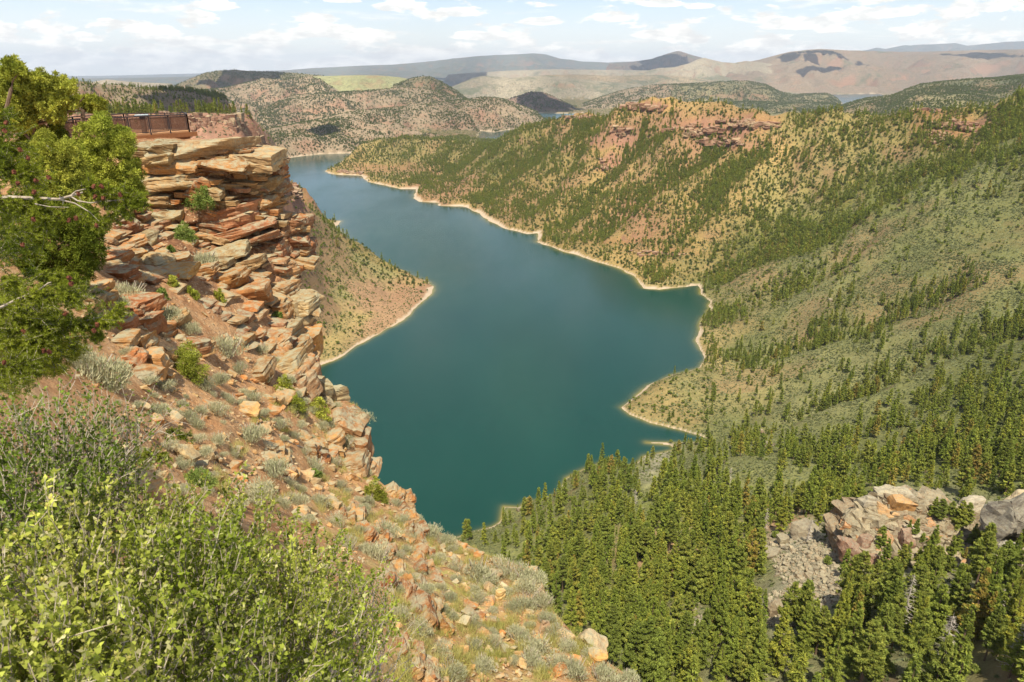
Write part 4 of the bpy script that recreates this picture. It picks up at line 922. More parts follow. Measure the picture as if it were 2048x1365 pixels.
# ================================================================== ROCKS OF THE RIGHT SIDE, SNAGS
def rock_mat(name, lich=(.42,.39,.28), amt=.5, sc=1.0, strk=.5):
    N = NT(name); p = N.pos(); geo = N.n('NewGeometry')
    tint = N.attr('tint')
    n1 = N.noise(1.3 * sc, 6, p, .65); n2 = N.noise(9 * sc, 5, p, .7); n3 = N.noise(.5 * sc, 4, N.scale(p, (1, 1, 6)), .7, .4)
    col = N.mix(1.0, tint, N.ramp(n1, [(.28, (.62,.52,.46)), (.48, (1,1,1)), (.7, (1.25,1.15,1.0))]), 'MULTIPLY')
    col = N.mix(1.0, col, N.ramp(n3, [(.3, (.72,.62,.58)), (.5, (1,1,1)), (.68, (1.2,1.18,1.12))]), 'MULTIPLY')
    col = N.mix(1.0, col, N.ramp(n2, [(.3, (.7,.68,.66)), (.55, (1,1,1)), (.72, (1.2,1.2,1.18))]), 'MULTIPLY')
    nz = N.n('SeparateXYZ'); N.l(geo.outputs['Normal'], nz.inputs[0])
    up = N.mr(nz.outputs[2], .1, .75)
    ln = N.mr(N.noise(2.2 * sc, 6, p, .75), .43, .57)
    side = N.mr(N.noise(1.1 * sc, 6, p, .8), .57, .63)
    lc = N.mix(N.noise(14 * sc, 3, p, .7), lich, (.30,.30,.22))
    col = N.mix(N.math('MULTIPLY', N.math('MAXIMUM', N.math('MULTIPLY', up, ln), N.math('MULTIPLY', side, .8)), amt), col, lc)
    # dark varnish on faces
    st = N.mr(N.noise(1.6 * sc, 5, N.scale(p, (1, 1, .3)), .7), .62, .72)
    col = N.mix(N.math('MULTIPLY', N.math('MULTIPLY', st, N.mr(nz.outputs[2], .5, .1)), strk), col, (.10,.06,.045))
    N.color(col); N.set(N.b, 'Roughness', .92); N.set(N.b, 'Specular IOR Level', .15)
    N.bump(N.math('ADD', N.math('MULTIPLY', n3, 1.2), N.math('ADD', N.math('MULTIPLY', n2, .35), N.math('MULTIPLY', N.noise(40 * sc, 3, p, .7), .12))), .8, .10 / sc)
    return N.m
M_ROCK = rock_mat('sandstone'); M_GREY = rock_mat('grey_rock', (.25,.23,.15), .55, .8)
def down_ground(u, v):
    """terrain point seen at (u,v) on the near right side"""
    x, y, z = ray(u, v); s = x / y; j = int(round((s - sg[0]) / (sg[1] - sg[0]))); j = min(max(j, 0), NS - 1)
    q = float(-z / y); col = (H - Z[:, j]) / Yg[:, j]
    i = int(np.argmax(col <= q)); i = max(i, 1)
    a = (col[i - 1] - q) / (col[i - 1] - col[i] + 1e-9); Y = Yg[i - 1, j] * (1 - a) + Yg[i, j] * a
    return P(u, v, Y), Y
GREYS = [(.25,.215,.145), (.30,.255,.175), (.22,.185,.13), (.27,.21,.135)]
def put_rock(mb, pos, size, seed, rz=None, tilt=.2, col=None, n=3, **kw):
    r = np.random.RandomState(seed); V, F = rock(size, n, seed, **kw)
    V = rot_xyz(V, r.normal(0, tilt), r.normal(0, tilt), r.uniform(0, 6.28) if rz is None else rz) + pos
    mb.add(V, F, 0, np.array(col if col is not None else GREYS[seed % 4]) * r.uniform(.85, 1.15))
# boulder field
mb = MB(); r = np.random.RandomState(3)
POLY = [((1520,1078),(1690,1100)),((1530,1100),(1700,1130)),((1560,1140),(1700,1160)),((1575,1170),(1690,1185)),((1540,1195),(1660,1215)),((1535,1220),(1610,1250))]
n = 0
for k in range(2600):
    v = r.uniform(1072, 1255); 
    ul = np.interp(v, [1072,1100,1140,1170,1200,1255], [1540,1525,1560,1578,1540,1545]); ur = np.interp(v, [1072,1100,1150,1190,1230,1255], [1650,1700,1705,1690,1625,1600])
    u = r.uniform(ul, ur) + r.normal(0, 8); g, Y = down_ground(u, v); s = .42 + 1.3 * r.uniform() ** 3.5
    put_rock(mb, g + (0, 0, s * .12), (s * r.uniform(.9, 1.6), s * r.uniform(.8, 1.2), s * r.uniform(.5, .9)), 1000 + k, n=2, cuts=6)
for (u0, v0, ru, rv, m) in ((1385,1255,14,30,90),(1720,1150,26,24,60),(1640,1250,30,10,25),(1400,1190,12,20,25)):
    for k in range(m):
        u, v = u0 + r.normal(0, ru * .6), v0 + r.normal(0, rv * .6); g, Y = down_ground(u, v); s = .5 + 1.3 * r.uniform() ** 2
        put_rock(mb, g + (0, 0, s * .1), (s * 1.3, s, s * .7), 3000 + k + int(u0), n=2, cuts=6)
tag(mb.build('scree', M_GREY), kind='stuff')
for k, (u, v, w, h, lab) in enumerate([(1566,1078,26,20,'rounded pale boulder at the top of the grey boulder field'),(1545,1070,14,10,'small pale boulder at the upper left corner of the boulder field'),(1608,1058,60,34,'wide pink-grey rock hump behind the top of the boulder field'),(1552,1213,34,44,'tall split grey boulder at the lower left of the boulder field'),(1590,1203,40,28,'broad flat grey boulder low in the boulder field, between conifers'),(1568,1270,26,26,'pale block between conifers below the boulder field'),(1535,1103,40,26,'sloping light slab on the left margin of the boulder field'),
        (1520,862,18,8,'flat pale slab lying on the sage bench below the headland'),(1662,600,9,6,'lone white boulder high on the sage slope'),(1528,1100,14,10,'small grey boulder beside the conifers left of the boulder field'),(1535,888,24,10,'long pale slab on the sage slope just above the row of conifers'),(1057,1000,14,12,'pink-white boulder standing at the waterline of the near shore'),(1039,1018,12,10,'low pale shore boulder beside the pointed sandy spit')]):
    g, Y = down_ground(u, v + h * .4); m = mpp(v, Y); mb = MB()
    put_rock(mb, (0, 0, 0), (w * m * 1.05, w * m * .8, h * m * 1.15), 40 + k, rz=.2, tilt=.1, n=6, cuts=9)
    o = mb.build('boulder', M_GREY); o.location = g + np.array((0, 0, h * m * .3)); tag(o, lab, 'boulder')
# the broken outcrop
oc = thing('rock_outcrop', tuple(down_ground(1830, 1120)[0]), 'broken tan and orange rock outcrop with scattered blocks rising out of the forest', 'rock outcrop')
def ocp(u, v):
    t = (1140 - v) / 165.0
    Y = 168 + 26 * t + .012 * (u - 1830) ** 2 * .02
    return P(u, v, Y), Y
base = np.array(oc.location)
core = MB()
for k, (u, v, w, h) in enumerate([(1765,1095,80,100),(1810,1080,100,110),(1865,1075,110,100),(1920,1090,100,80),(1738,1122,50,60),(1830,1120,150,70),(1900,1125,110,60)]):
    p, Y = ocp(u, v); m = mpp(v, Y)
    put_rock(core, p - base + (0, 15, -6), (w * m * .85, 22, h * m * .9), 700 + k, rz=0, tilt=.08, n=12, cuts=12, rough=.14, col=(.25,.18,.11), layers=.12)
core.build('rock_core', M_GREY, parent=oc)
blk = MB(); r = np.random.RandomState(9)
top = lambda u: np.interp(u, [1670,1700,1730,1760,1790,1830,1870,1900,1930,1950,1975,1990], [1085,1056,1030,1004,996,996,1002,1018,1032,1038,1052,1078])
bot = lambda u: np.interp(u, [1670,1700,1740,1800,1850,1900,1950,1990], [1090,1115,1125,1120,1125,1140,1110,1095])
for k in range(2400):
    u = r.uniform(1700, 1985); a, b = top(u), bot(u); v = a + (b - a) * r.uniform() ** 1.1
    p, Y = ocp(u, v); s = .9 + 3.2 * r.uniform() ** 2.8 + (1.3 if v < a + 12 else 0)
    c_ = [(.26,.215,.14), (.20,.16,.105), (.30,.25,.165), (.38,.20,.09), (.23,.17,.11)][r.choice(5, p=[.3,.24,.26,.06,.14])]
    put_rock(blk, p - base + (0, r.uniform(-.8, 1.6), -s * .1), (s * r.uniform(1.0, 1.9), s * 1.5, s * r.uniform(.6, 1.1)), 5000 + k, n=4, col=c_, cuts=6, tilt=.25, layers=.10, rough=.12)
blk.build('broken_blocks', M_GREY, parent=oc)
for k, (u, v, w, h, col) in enumerate([(1700,1108,34,66,(.34,.20,.14)),(1722,1095,26,70,(.36,.22,.15)),(1740,1120,22,40,(.40,.24,.16)),(1792,1010,40,50,(.58,.33,.13)),(1770,1025,30,34,(.60,.36,.16)),(1800,990,44,26,(.52,.46,.34)),(1806,1085,26,60,(.38,.24,.17)),(1830,1075,34,36,(.50,.42,.31)),(1940,1015,40,40,(.55,.49,.37)),(1975,1030,36,28,(.56,.30,.13)),(1770,985,40,34,(.50,.45,.33)),(1735,1005,36,30,(.50,.45,.34))]):
    p, Y = ocp(u, v); m = mpp(v, Y); mb = MB()
    put_rock(mb, p - base + (0, -.5, 0), (w * m * 1.1, 6, h * m * 1.1), 7700 + k, rz=0, tilt=.15, n=8, col=np.array(col) * .72, cuts=8, layers=.05)
    mb.build('rock_block', M_GREY, parent=oc)
for k, (u, v, w, h, Y, lab) in enumerate([(2012,1040,92,110,168,'huge smooth dark grey boulder leaning at the forest edge beside the outcrop'),(2040,1010,60,70,172,'tan capped rock block leaning against the huge dark grey boulder'),(2016,1105,44,36,150,'light grey wedge of rock among conifers under the huge dark boulder'),(2044,1125,24,60,148,'narrow upright tan rock pillar among conifers under the huge dark boulder')]):
    p = P(u, v, Y); m = mpp(v, Y); mb = MB()
    put_rock(mb, (0, 0, 0), (w * m, w * m * .8, h * m * 1.25), 7800 + k * 3, rz=.5, tilt=.3, n=12, cuts=16, rough=.13, layers=.04, col=[(.17,.155,.13),(.38,.31,.20),(.36,.33,.26),(.30,.25,.18)][k])
    o = mb.build('boulder', M_GREY); o.location = p; tag(o, lab, 'boulder')
for k, (u, v, hh_) in enumerate([(1800,1052,7),(1812,1060,9),(1850,1012,8),(1862,1022,9),(1884,1015,7),(1900,1030,10),(1915,1024,8),(1895,1085,9),(1925,1070,9),(1940,1062,8),(1760,1090,5),(1782,1118,8),(1840,1122,9),(1868,1128,8),(1955,1085,8),(1972,1092,9),(1820,1100,6),(1748,1050,4)]):
    p, Y = ocp(u, v); crn, trk, h0, R0 = FIRS[k % 7]; t = thing('conifer', tuple(p + (0, -4.5, -1.5)), 'green conifer rooted among the broken blocks of the rock outcrop', 'conifer', 'conifers growing on the rock outcrop', k * 1.3)
    sc = hh_ / h0; t.scale = (sc * 1.5, sc * 1.5, sc)
    for q in (crn, trk):
        cp = q.copy(); COL.objects.link(cp); cp.parent = t
# dead standing trees
def snag(loc, h, seed, lab):
    r = np.random.RandomState(seed); t = thing('dead_tree', tuple(loc), lab, 'dead tree')
    a = r.normal(0, .03, 2); mb = MB()
    mb.add(*tube([(0, 0, -1), (a[0] * h * .5, 0, h * .5), (a[0] * h, a[1] * h, h)], [h * .014, h * .009, .02], 6)); mb.build('trunk', M_DEAD, parent=t)
    mb = MB()
    for i in range(110):
        z = r.uniform(.12, .97); az = r.uniform(0, 6.28); L = (1 - z) * h * .17 * r.uniform(.5, 1.2) + .3
        d = np.array((math.cos(az), math.sin(az), -.25)); p0 = np.array((a[0] * h * z, a[1] * h * z, z * h)); p1 = p0 + d * L * .6; p2 = p0 + d * L + np.array((0, 0, .12 * L))
        mb.add(*tube([p0, p1, p2], [.05, .035, .012], 3))
        for _ in range(3):
            q = p0 + (p2 - p0) * r.uniform(.3, 1); mb.add(*tube([q, q + r.normal(0, .25, 3) + d * .3], [.02, .008], 3))
    mb.build('branches', M_DEAD, parent=t)
for k, (u, v, h, lab) in enumerate([(1797,1280,19,'tall bare silver-grey dead tree standing among the conifers below the outcrop'),(1876,1345,15,'thin dead tree trunk near the bottom of the forest, right of the tall bare one'),(2020,1350,14,'bare dead tree with crooked branches in the lowest forest corner'),(1995,1255,10,'short dead stem in the dark gap of the right-hand forest'),(1455,975,13,'fine grey dead tree in the wood under the sage bench'),(1528,1065,12,'grey dead tree with dense twigs just left of the boulder field'),(1613,1085,11,'bushy dead tree behind the pale boulder at the top of the boulder field'),(1405,1040,11,'slender dead tree on the rocky slope left of the forest'),(1270,1010,10,'pale dead tree among conifers above the dense lower forest'),(1350,1160,12,'leaning pinkish dead tree on the rocky slope')]):
    g, Y = down_ground(u, v); snag(g, h, 60 + k, lab)
# leafy bright green thicket by the boulder field
for k, (u, v, w, lab) in enumerate([(1700,1165,46,'bright green leafy shrub at the right edge of the boulder field'),(1715,1185,30,'bright green leafy shrub low beside the boulder field, next to the larger one'),(1330,925,22,'green broadleaf shrub by the sandy point'),(1590,1235,30,'dark green shrub at the lower corner of the boulder field')]):
    g, Y = down_ground(u, v + 14); m = mpp(v, Y); o = juniper_mb(900 + k, h=w * m * 1.1, w=w * m * 1.3, nc=34, per=60, leaf=.35).build('leafy_shrub', M_JUN)
    o.location = g; tag(o, lab, 'shrub')

# rock ledges breaking out of the right-hand ridge
r = np.random.RandomState(33)
for k, (u0, v0, ru, rv, n, s0, s1, lab) in enumerate([(1500,250,46,9,60,3,10,'long red sandstone ledge just under the skyline, above the bare tan spur'),(1395,262,50,12,50,3,9,'broken reddish ledges left of the long red ledge under the skyline'),(1290,216,40,8,50,3,8,'tan rock knob on the highest point of the ridge skyline'),(1920,252,44,9,60,3,8,'red ledge with trees above it near the right end of the ridge'),(1878,272,20,14,34,3,8,'red broken cliff face just below and left of the right-hand red ledge'),(1850,219,34,5,30,3,7,'flat tan caprock on the skyline near the right end of the ridge'),(1165,236,34,5,26,3,7,'small orange caprock where the ridge skyline dips towards the far lake'),(1240,262,26,14,26,3,8,'orange ledges on the spur below the rock knob'),(1210,330,8,16,14,2,6,'small red scar of rock halfway down the ridge'),(1320,508,60,6,30,2,6,'thin reddish ledge low on the slope above the lake'),(1440,285,46,10,40,3,8,'scattered red ledges beneath the long red ledge'),(700,345,30,4,24,2,5,'low red rock bank at the waterline of the far point'),(590,385,12,22,40,3,8,'red broken cliff face dropping to the lake beyond the near cliff')]):
    b0, Y0 = down_ground(u0, v0); mb = MB()
    for i in range(n):
        u = u0 + r.normal(0, ru * .5); v = v0 + r.normal(0, rv * .4) + (u - u0) * .05; g, Y = down_ground(u, v)
        if abs(Y - Y0) > Y0 * .45: continue
        s = r.uniform(s0, s1) * Y / 1365; V, F = rock((s * r.uniform(1.2, 3.0), s * 1.6, s * r.uniform(.5, 1.1)), 4, 9500 + k * 70 + i, cuts=6, slab=True, layers=.1, rough=.06)
        mb.add(rot_xyz(V, 0, r.normal(0, .08), r.normal(0, .4)) + g - b0 + (0, 0, s * .15), F, 0, np.array([(.28,.155,.095), (.31,.18,.11), (.35,.24,.14), (.25,.14,.09)][r.randint(4)]))
    t = thing('rock_ledge_outcrop', tuple(b0), lab, 'rock ledge'); mb.build('ledge_rock', M_ROCK, parent=t)
# ================================================================== THE NEAR SLOPE AND CLIFF
FGC = [(-80,290,44),(100,290,43),(200,290,41),(270,290,40),(300,300,38.5),(450,300,39),(540,310,41),(300,350,38),(450,350,38.5),(560,360,40.5),(300,420,37),(450,420,38),(560,420,40),(615,445,41),
 (220,430,33),(220,500,30),(300,500,33),(400,500,36),(500,500,37.5),(615,510,40),(250,560,26),(330,560,28),(420,560,32),(500,560,34.5),(595,560,38),(120,560,20),(0,560,16),(0,430,26),(120,430,29),(-80,560,14),
 (300,620,24),(400,620,27.5),(500,620,31.5),(600,620,35.5),(630,600,36),(200,640,19),(100,640,16),(300,700,20),(400,700,23.5),(500,700,28),(600,700,32.5),(630,740,32),(180,720,16),(0,720,11),
 (300,780,17),(400,780,20.5),(500,780,24),(600,780,28),(660,800,30),(650,860,26.5),(730,830,29),(740,900,27.5),(550,860,21.5),(450,860,18),(350,860,15.5),(200,860,11),(0,860,7.5),
 (650,950,22),(750,950,25),(550,950,18),(450,950,15.3),(350,950,12.5),(200,950,9),(830,1035,22.5),(900,1070,21.5),(750,1050,19),(650,1050,16.5),(550,1050,13.5),(400,1050,9.5),(200,1050,6.3),(0,1050,5),
 (980,1115,19),(900,1150,16.5),(800,1150,14.5),(700,1150,12),(550,1150,9.3),(300,1150,5.6),(0,1150,4.1),(1090,1170,16.8),(1000,1250,14),(900,1250,13),(800,1250,11),(600,1250,7.3),(300,1250,4.6),
 (1150,1260,14.6),(1200,1310,13.6),(1280,1365,12.8),(1100,1365,11.5),(900,1365,10),(700,1365,7),(400,1365,4.4),(0,1365,3.1),(1300,1450,12),(900,1450,8.8),(400,1450,3.7),(0,1450,2.8)]
FA = np.array(FGC, float); FX = FA[:, :2] / 400.0
Kf = np.sqrt(((FX[:, None] - FX[None]) ** 2).sum(-1) + .05 ** 2) - np.eye(len(FX)) * .002
Pf = np.hstack([np.ones((len(FX), 1)), FX]); Mf = np.block([[Kf, Pf], [Pf.T, np.zeros((3, 3))]])
Wf = np.linalg.solve(Mf, np.concatenate([np.log(FA[:, 2]), np.zeros(3)]))
def fgY(u, v):
    u = np.asarray(u, float); v = np.asarray(v, float); q = np.stack([u.ravel(), v.ravel()], 1) / 400.0; o = np.empty(len(q))
    for a in range(0, len(q), 30000):
        b = q[a:a + 30000]
        o[a:a + 30000] = np.sqrt(((b[:, None] - FX[None]) ** 2).sum(-1) + .05 ** 2) @ Wf[:-3] + Wf[-3] + b @ Wf[-2:]
    return np.exp(o).reshape(u.shape)
EDGE = [(475,285),(545,300),(562,318),(566,350),(560,375),(565,400),(562,424),(612,436),(619,460),(621,500),(617,520),(604,540),(598,560),(602,585),(630,595),(632,620),(624,650),(615,665),(628,680),(630,735),(632,762),(648,790),(700,803),(726,815),(737,841),(742,885),(739,924),(751,949),(778,974),(807,999),(826,1032),(848,1044),(886,1065),(908,1074),(943,1090),(981,1110),(1035,1127),(1068,1138),(1092,1168),(1100,1197),(1113,1222),(1138,1251),(1159,1275),(1195,1295),(1212,1318),(1262,1350),(1283,1363),(1400,1440)]
ev = np.array([e[1] for e in EDGE], float); eu = np.array([e[0] for e in EDGE], float)
def edge_u(v): return np.interp(v, ev, eu)
nv, nu = 620, 560
vs = np.concatenate([np.linspace(287, 1440, nv)]); ts = np.linspace(0, 1, nu)
Vf_, Tf = np.meshgrid(vs, ts, indexing='ij')
Uf = -110 + (edge_u(Vf_) - 6 + 110) * Tf
Yf = fgY(Uf, Vf_)
pf = P(Uf, Vf_, Yf)                      # (3, nv, nu)
# stepped, broken ground: push along the view direction's horizontal by noise in metres
nx, ny, nz_ = pf
n1 = fbm(nx / 2.2, ny / 2.2, nz_ / 1.2, oct=4, seed=201); n2_ = fbm(nx / .5, ny / .5, nz_ / .4, oct=4, seed=205)
lumps = np.clip(Yf / 20, .25, 1.2)
# dirt is smoother, cliffs rougher
cliffy = np.clip(sstep(700, 480, Vf_) * sstep(150, 300, Uf) + sstep(120, 30, edge_u(Vf_) - Uf) * sstep(1000, 800, Vf_) * .7, 0, 1)
disp = (n1 * (.22 + .4 * cliffy) + n2_ * (.05 + .1 * cliffy)) * lumps
edgefade = sstep(0, .02, 1 - Tf)
dirn = np.stack([nx, ny, nz_ - H]); dirn /= np.linalg.norm(dirn, axis=0)
pf = pf + dirn * disp * edgefade
pf[2] += n2_ * .05 * lumps * edgefade
VV = [np.moveaxis(pf, 0, -1).reshape(-1, 3)]; FF = []
R_ = np.arange(nv * nu).reshape(nv, nu)
FF.append(np.stack([R_[:-1, :-1], R_[1:, :-1], R_[1:, 1:], R_[:-1, 1:]], -1).reshape(-1, 4))
# the slope rolls over its edge and falls to the lake
last = np.moveaxis(pf[:, :, -1], 0, -1); prev = R_[:, -1]; cnt = nv * nu
hd = last - np.array((0, 0, H)); hd[:, 2] = 0; hd = unit(hd)
for k in (.4, 1.2, 3, 8, 20, 45, 90, 150):
    q = last + hd * k * .8; q[:, 0] -= k * np.interp(vs, [285, 900, 1440], [.95, .7, .4]); q[:, 2] -= k * np.interp(vs, [285, 600, 1000, 1440], [2.0, 2.0, 2.0, 2.4]); q[:, 2] = np.maximum(q[:, 2], -3)
    q += np.stack([fbm(q[:, 0] / 3, q[:, 2] / 3, oct=3, seed=7)] * 3, 1) * min(k * .15, 1.5) * np.array((0, 1, 0))
    idn = cnt + np.arange(nv); VV.append(q); cnt += nv
    FF.append(np.stack([prev[:-1], prev[1:], idn[1:], idn[:-1]], -1)); prev = idn
# flat top of the cliff running back under the deck
tp = np.moveaxis(pf[:, 0, :], 0, -1); prev = R_[0, :]
for k, dz in ((1.5, .05), (4, -.1), (8, -.5), (14, -2.5), (26, -9), (40, -30)):
    q = tp.copy(); f_ = 1 + k / q[:, 1]; q[:, 0] = q[:, 0] * f_ - .12 * k; q[:, 1] *= f_; q[:, 2] = q[:, 2] + dz; idn = cnt + np.arange(nu); VV.append(q); cnt += nu
    FF.append(np.stack([prev[:-1], prev[1:], idn[1:], idn[:-1]], -1)); prev = idn
VV = np.concatenate(VV); FF = np.concatenate(FF)
rocky = np.concatenate([cliffy.ravel(), np.ones(len(VV) - nv * nu)])
grassy = np.clip(fbm(VV[:, 0] / 1.6, VV[:, 1] / 1.6, oct=3, seed=222) + .1, 0, 1)
gw = np.zeros(len(VV)); gm = (sstep(950, 1080, Vf_) * sstep(760, 860, Uf) + .45 * sstep(800, 900, Vf_) * sstep(560, 640, Uf)).ravel(); gw[:nv * nu] = np.clip(gm, 0, 1)
def slope_mat():
    N = NT('red_dirt'); p = N.pos(); geo = N.n('NewGeometry')
    rk = N.attr('rocky', True); gr = N.attr('grassy', True)
    n1 = N.noise(.8, 6, p, .65); n2 = N.noise(6, 6, p, .72); n3 = N.noise(28, 4, p, .7)
    dirt = N.ramp(n1, [(.3, (.30,.15,.07)), (.45, (.42,.23,.11)), (.6, (.50,.31,.16)), (.72, (.56,.39,.22))])
    rockc = N.ramp(N.noise(1.1, 6, N.scale(p, (.35, .35, 2.6)), .7, .5), [(.3, (.13,.06,.035)), (.45, (.27,.14,.07)), (.58, (.36,.20,.10)), (.7, (.44,.30,.17))])  # wall darkened behind the blocks: shade of the cracks is in the colour
    col = N.mix(rk, dirt, rockc)
    col = N.mix(1.0, col, N.ramp(n2, [(.3, (.66,.62,.58)), (.5, (1,1,1)), (.72, (1.25,1.22,1.15))]), 'MULTIPLY')
    # pebbles
    vd = N.voro(7.0, p); vc = N.voro(7.0, p, out='Color'); sp = N.n('SeparateColor'); N.l(vc, sp.inputs[0])
    peb = N.math('MULTIPLY', N.math('LESS_THAN', sp.outputs[0], .38), N.mr(vd, .42, .30))
    col = N.mix(N.math('MULTIPLY', peb, .75), col, N.mix(sp.outputs[1], (.70,.50,.30), (.48,.33,.22)))
    gn = N.math('MULTIPLY', gr, N.mr(N.noise(2.2, 5, p, .7), .42, .60))
    col = N.mix(gn, col, N.mix(n2, (.36,.34,.09), (.50,.42,.15)))
    N.color(col)
    h = N.math('ADD', N.math('MULTIPLY', n2, 1.0), N.math('ADD', N.math('MULTIPLY', peb, .6), N.math('MULTIPLY', n3, .35)))
    N.bump(h, .9, .12); N.set(N.b, 'Roughness', .95); N.set(N.b, 'Specular IOR Level', .1)
    return N.m
M_SLOPE = slope_mat()
tag(mesh_np('rocky_slope_ground', VV, FF, mat=M_SLOPE, smooth=True, cols={'rocky': rocky, 'grassy': gw * np.clip(grassy * 1.6, .25, 1)}), kind='structure')
def gp(u, v, dY=0.0):
    """ground point of the near slope seen at (u,v)"""
    Y = float(fgY(np.array([u]), np.array([v]))[0]) + dY
    return P(u, v, Y), Y

# ------------------------------------------------------------------ the bedded cliff
M_CLIFF = rock_mat('bedded_sandstone', (.31,.29,.175), .8, 1.0, .85)
cl = thing('sandstone_cliff', tuple(gp(450, 600)[0]), 'layered orange and tan sandstone cliff with overhanging slabs under the railed deck', 'cliff')
cb = np.array(cl.location)
PALT = np.array([(.58,.46,.28), (.56,.38,.20), (.58,.32,.15), (.44,.23,.13), (.46,.29,.20), (.50,.36,.24), (.60,.49,.33)])
def block(mb, u, v, w, h, dY, seed, roll=0., yaw=0., depth=2.0, col=None, n=6, cuts=5, layers=.15, tilt=.025, base=cb, rough=.05):
    r = np.random.RandomState(seed); Y = float(fgY(np.array([u]), np.array([v]))[0]); x, y, z = ray(u, v); m = Y / float(y) / FPX
    W, Hh = w * m, h * m; q = np.array(P(u, v, Y)); dd = unit(q - np.array((0, 0, H)))
    V, F = rock((W, depth, Hh), n, seed, cuts=cuts, slab=True, layers=layers, rough=rough)
    V = rot_xyz(V, r.normal(0, tilt), 0, yaw + r.normal(0, .09)); V = rot_xyz(V, 0, roll * .9 + r.normal(0, tilt * .5), 0)
    pos = q + dd * (depth * .5 - dY); V = V + pos - base
    if col is None: col = PALT[r.randint(len(PALT))]
    mb.add(V, F, 0, np.array(col) * np.array((.60, .455, .32)) * r.uniform(.78, 1.12))
def uleft(v): return np.interp(v, [290, 350, 400, 430, 480, 540, 570, 610, 660, 720, 790], [275, 285, 285, 225, 205, 190, 330, 400, 455, 510, 575])
beds = [(300,0,34),(336,-.02,40),(374,-.05,34),(406,-.08,28),(434,-.13,26),(458,-.18,22),(480,-.22,22),(502,-.25,22),(524,-.27,22),(547,-.27,24),(571,-.27,26),(598,-.26,30),(628,-.25,32),(660,-.25,34),(694,-.27,36),(730,-.3,38),(768,-.3,36)]
sd = 10
for bi, (v0, tilt_, hh) in enumerate(beds):
    mb = MB(); r = np.random.RandomState(50 + bi)
    tl = tilt_; u = 180 + r.uniform(0, 30)
    while u < 660:
        if bi < 3: w = r.uniform(60, 140)
        elif bi < 10: w = r.uniform(60, 165)
        else: w = r.uniform(44, 110)
        uc = u + w / 2; vc = v0 + tl * (uc - 450) + r.normal(0, 1.5)
        if vc < 296: vc = 296 + r.uniform(0, 3)
        ue = float(edge_u(vc)); 
        if uc - w / 2 > uleft(vc) and uc + w * .40 < ue + 6:
            dY = r.uniform(.15, .6) if bi > 1 else r.uniform(.6, 1.0)
            if r.uniform() < .10: dY = -.3
            h_ = hh * r.uniform(.86, 1.12)
            if r.uniform() < .35 and bi > 2:                       # split into two thin beds
                for q in (-.25, .25): block(mb, uc, vc + q * h_, w * 1.02, h_ * .52, dY + r.uniform(-.2, .2), sd, roll=math.atan(-tl) , depth=2.2, n=6); sd += 1
            else: block(mb, uc, vc, w * 1.08, h_ * 1.1, dY, sd, roll=math.atan(-tl), depth=2.4, n=8)
            sd += 1
        u += w
    if len(mb.V) > 3: mb.build('rock_ledge', M_CLIFF, parent=cl)
LICH = (.46,.41,.27)
mb = MB(); r = np.random.RandomState(91); sd = 6000
for k in range(480):
    v = r.uniform(300, 560) if k < 400 else r.uniform(560, 790)
    ul, ue = uleft(v), float(edge_u(v)); u = r.uniform(ul, ue - 6); tl = np.interp(v, [300, 400, 460, 560], [.0, -.08, -.2, -.27])
    block(mb, u, v, r.uniform(18, 70), r.uniform(5, 12), r.uniform(.1, .8), sd + k, roll=math.atan(-tl) + r.normal(0, .06), depth=1.2, n=4, cuts=5, layers=.08)
mb.build('thin_beds', M_CLIFF, parent=cl)
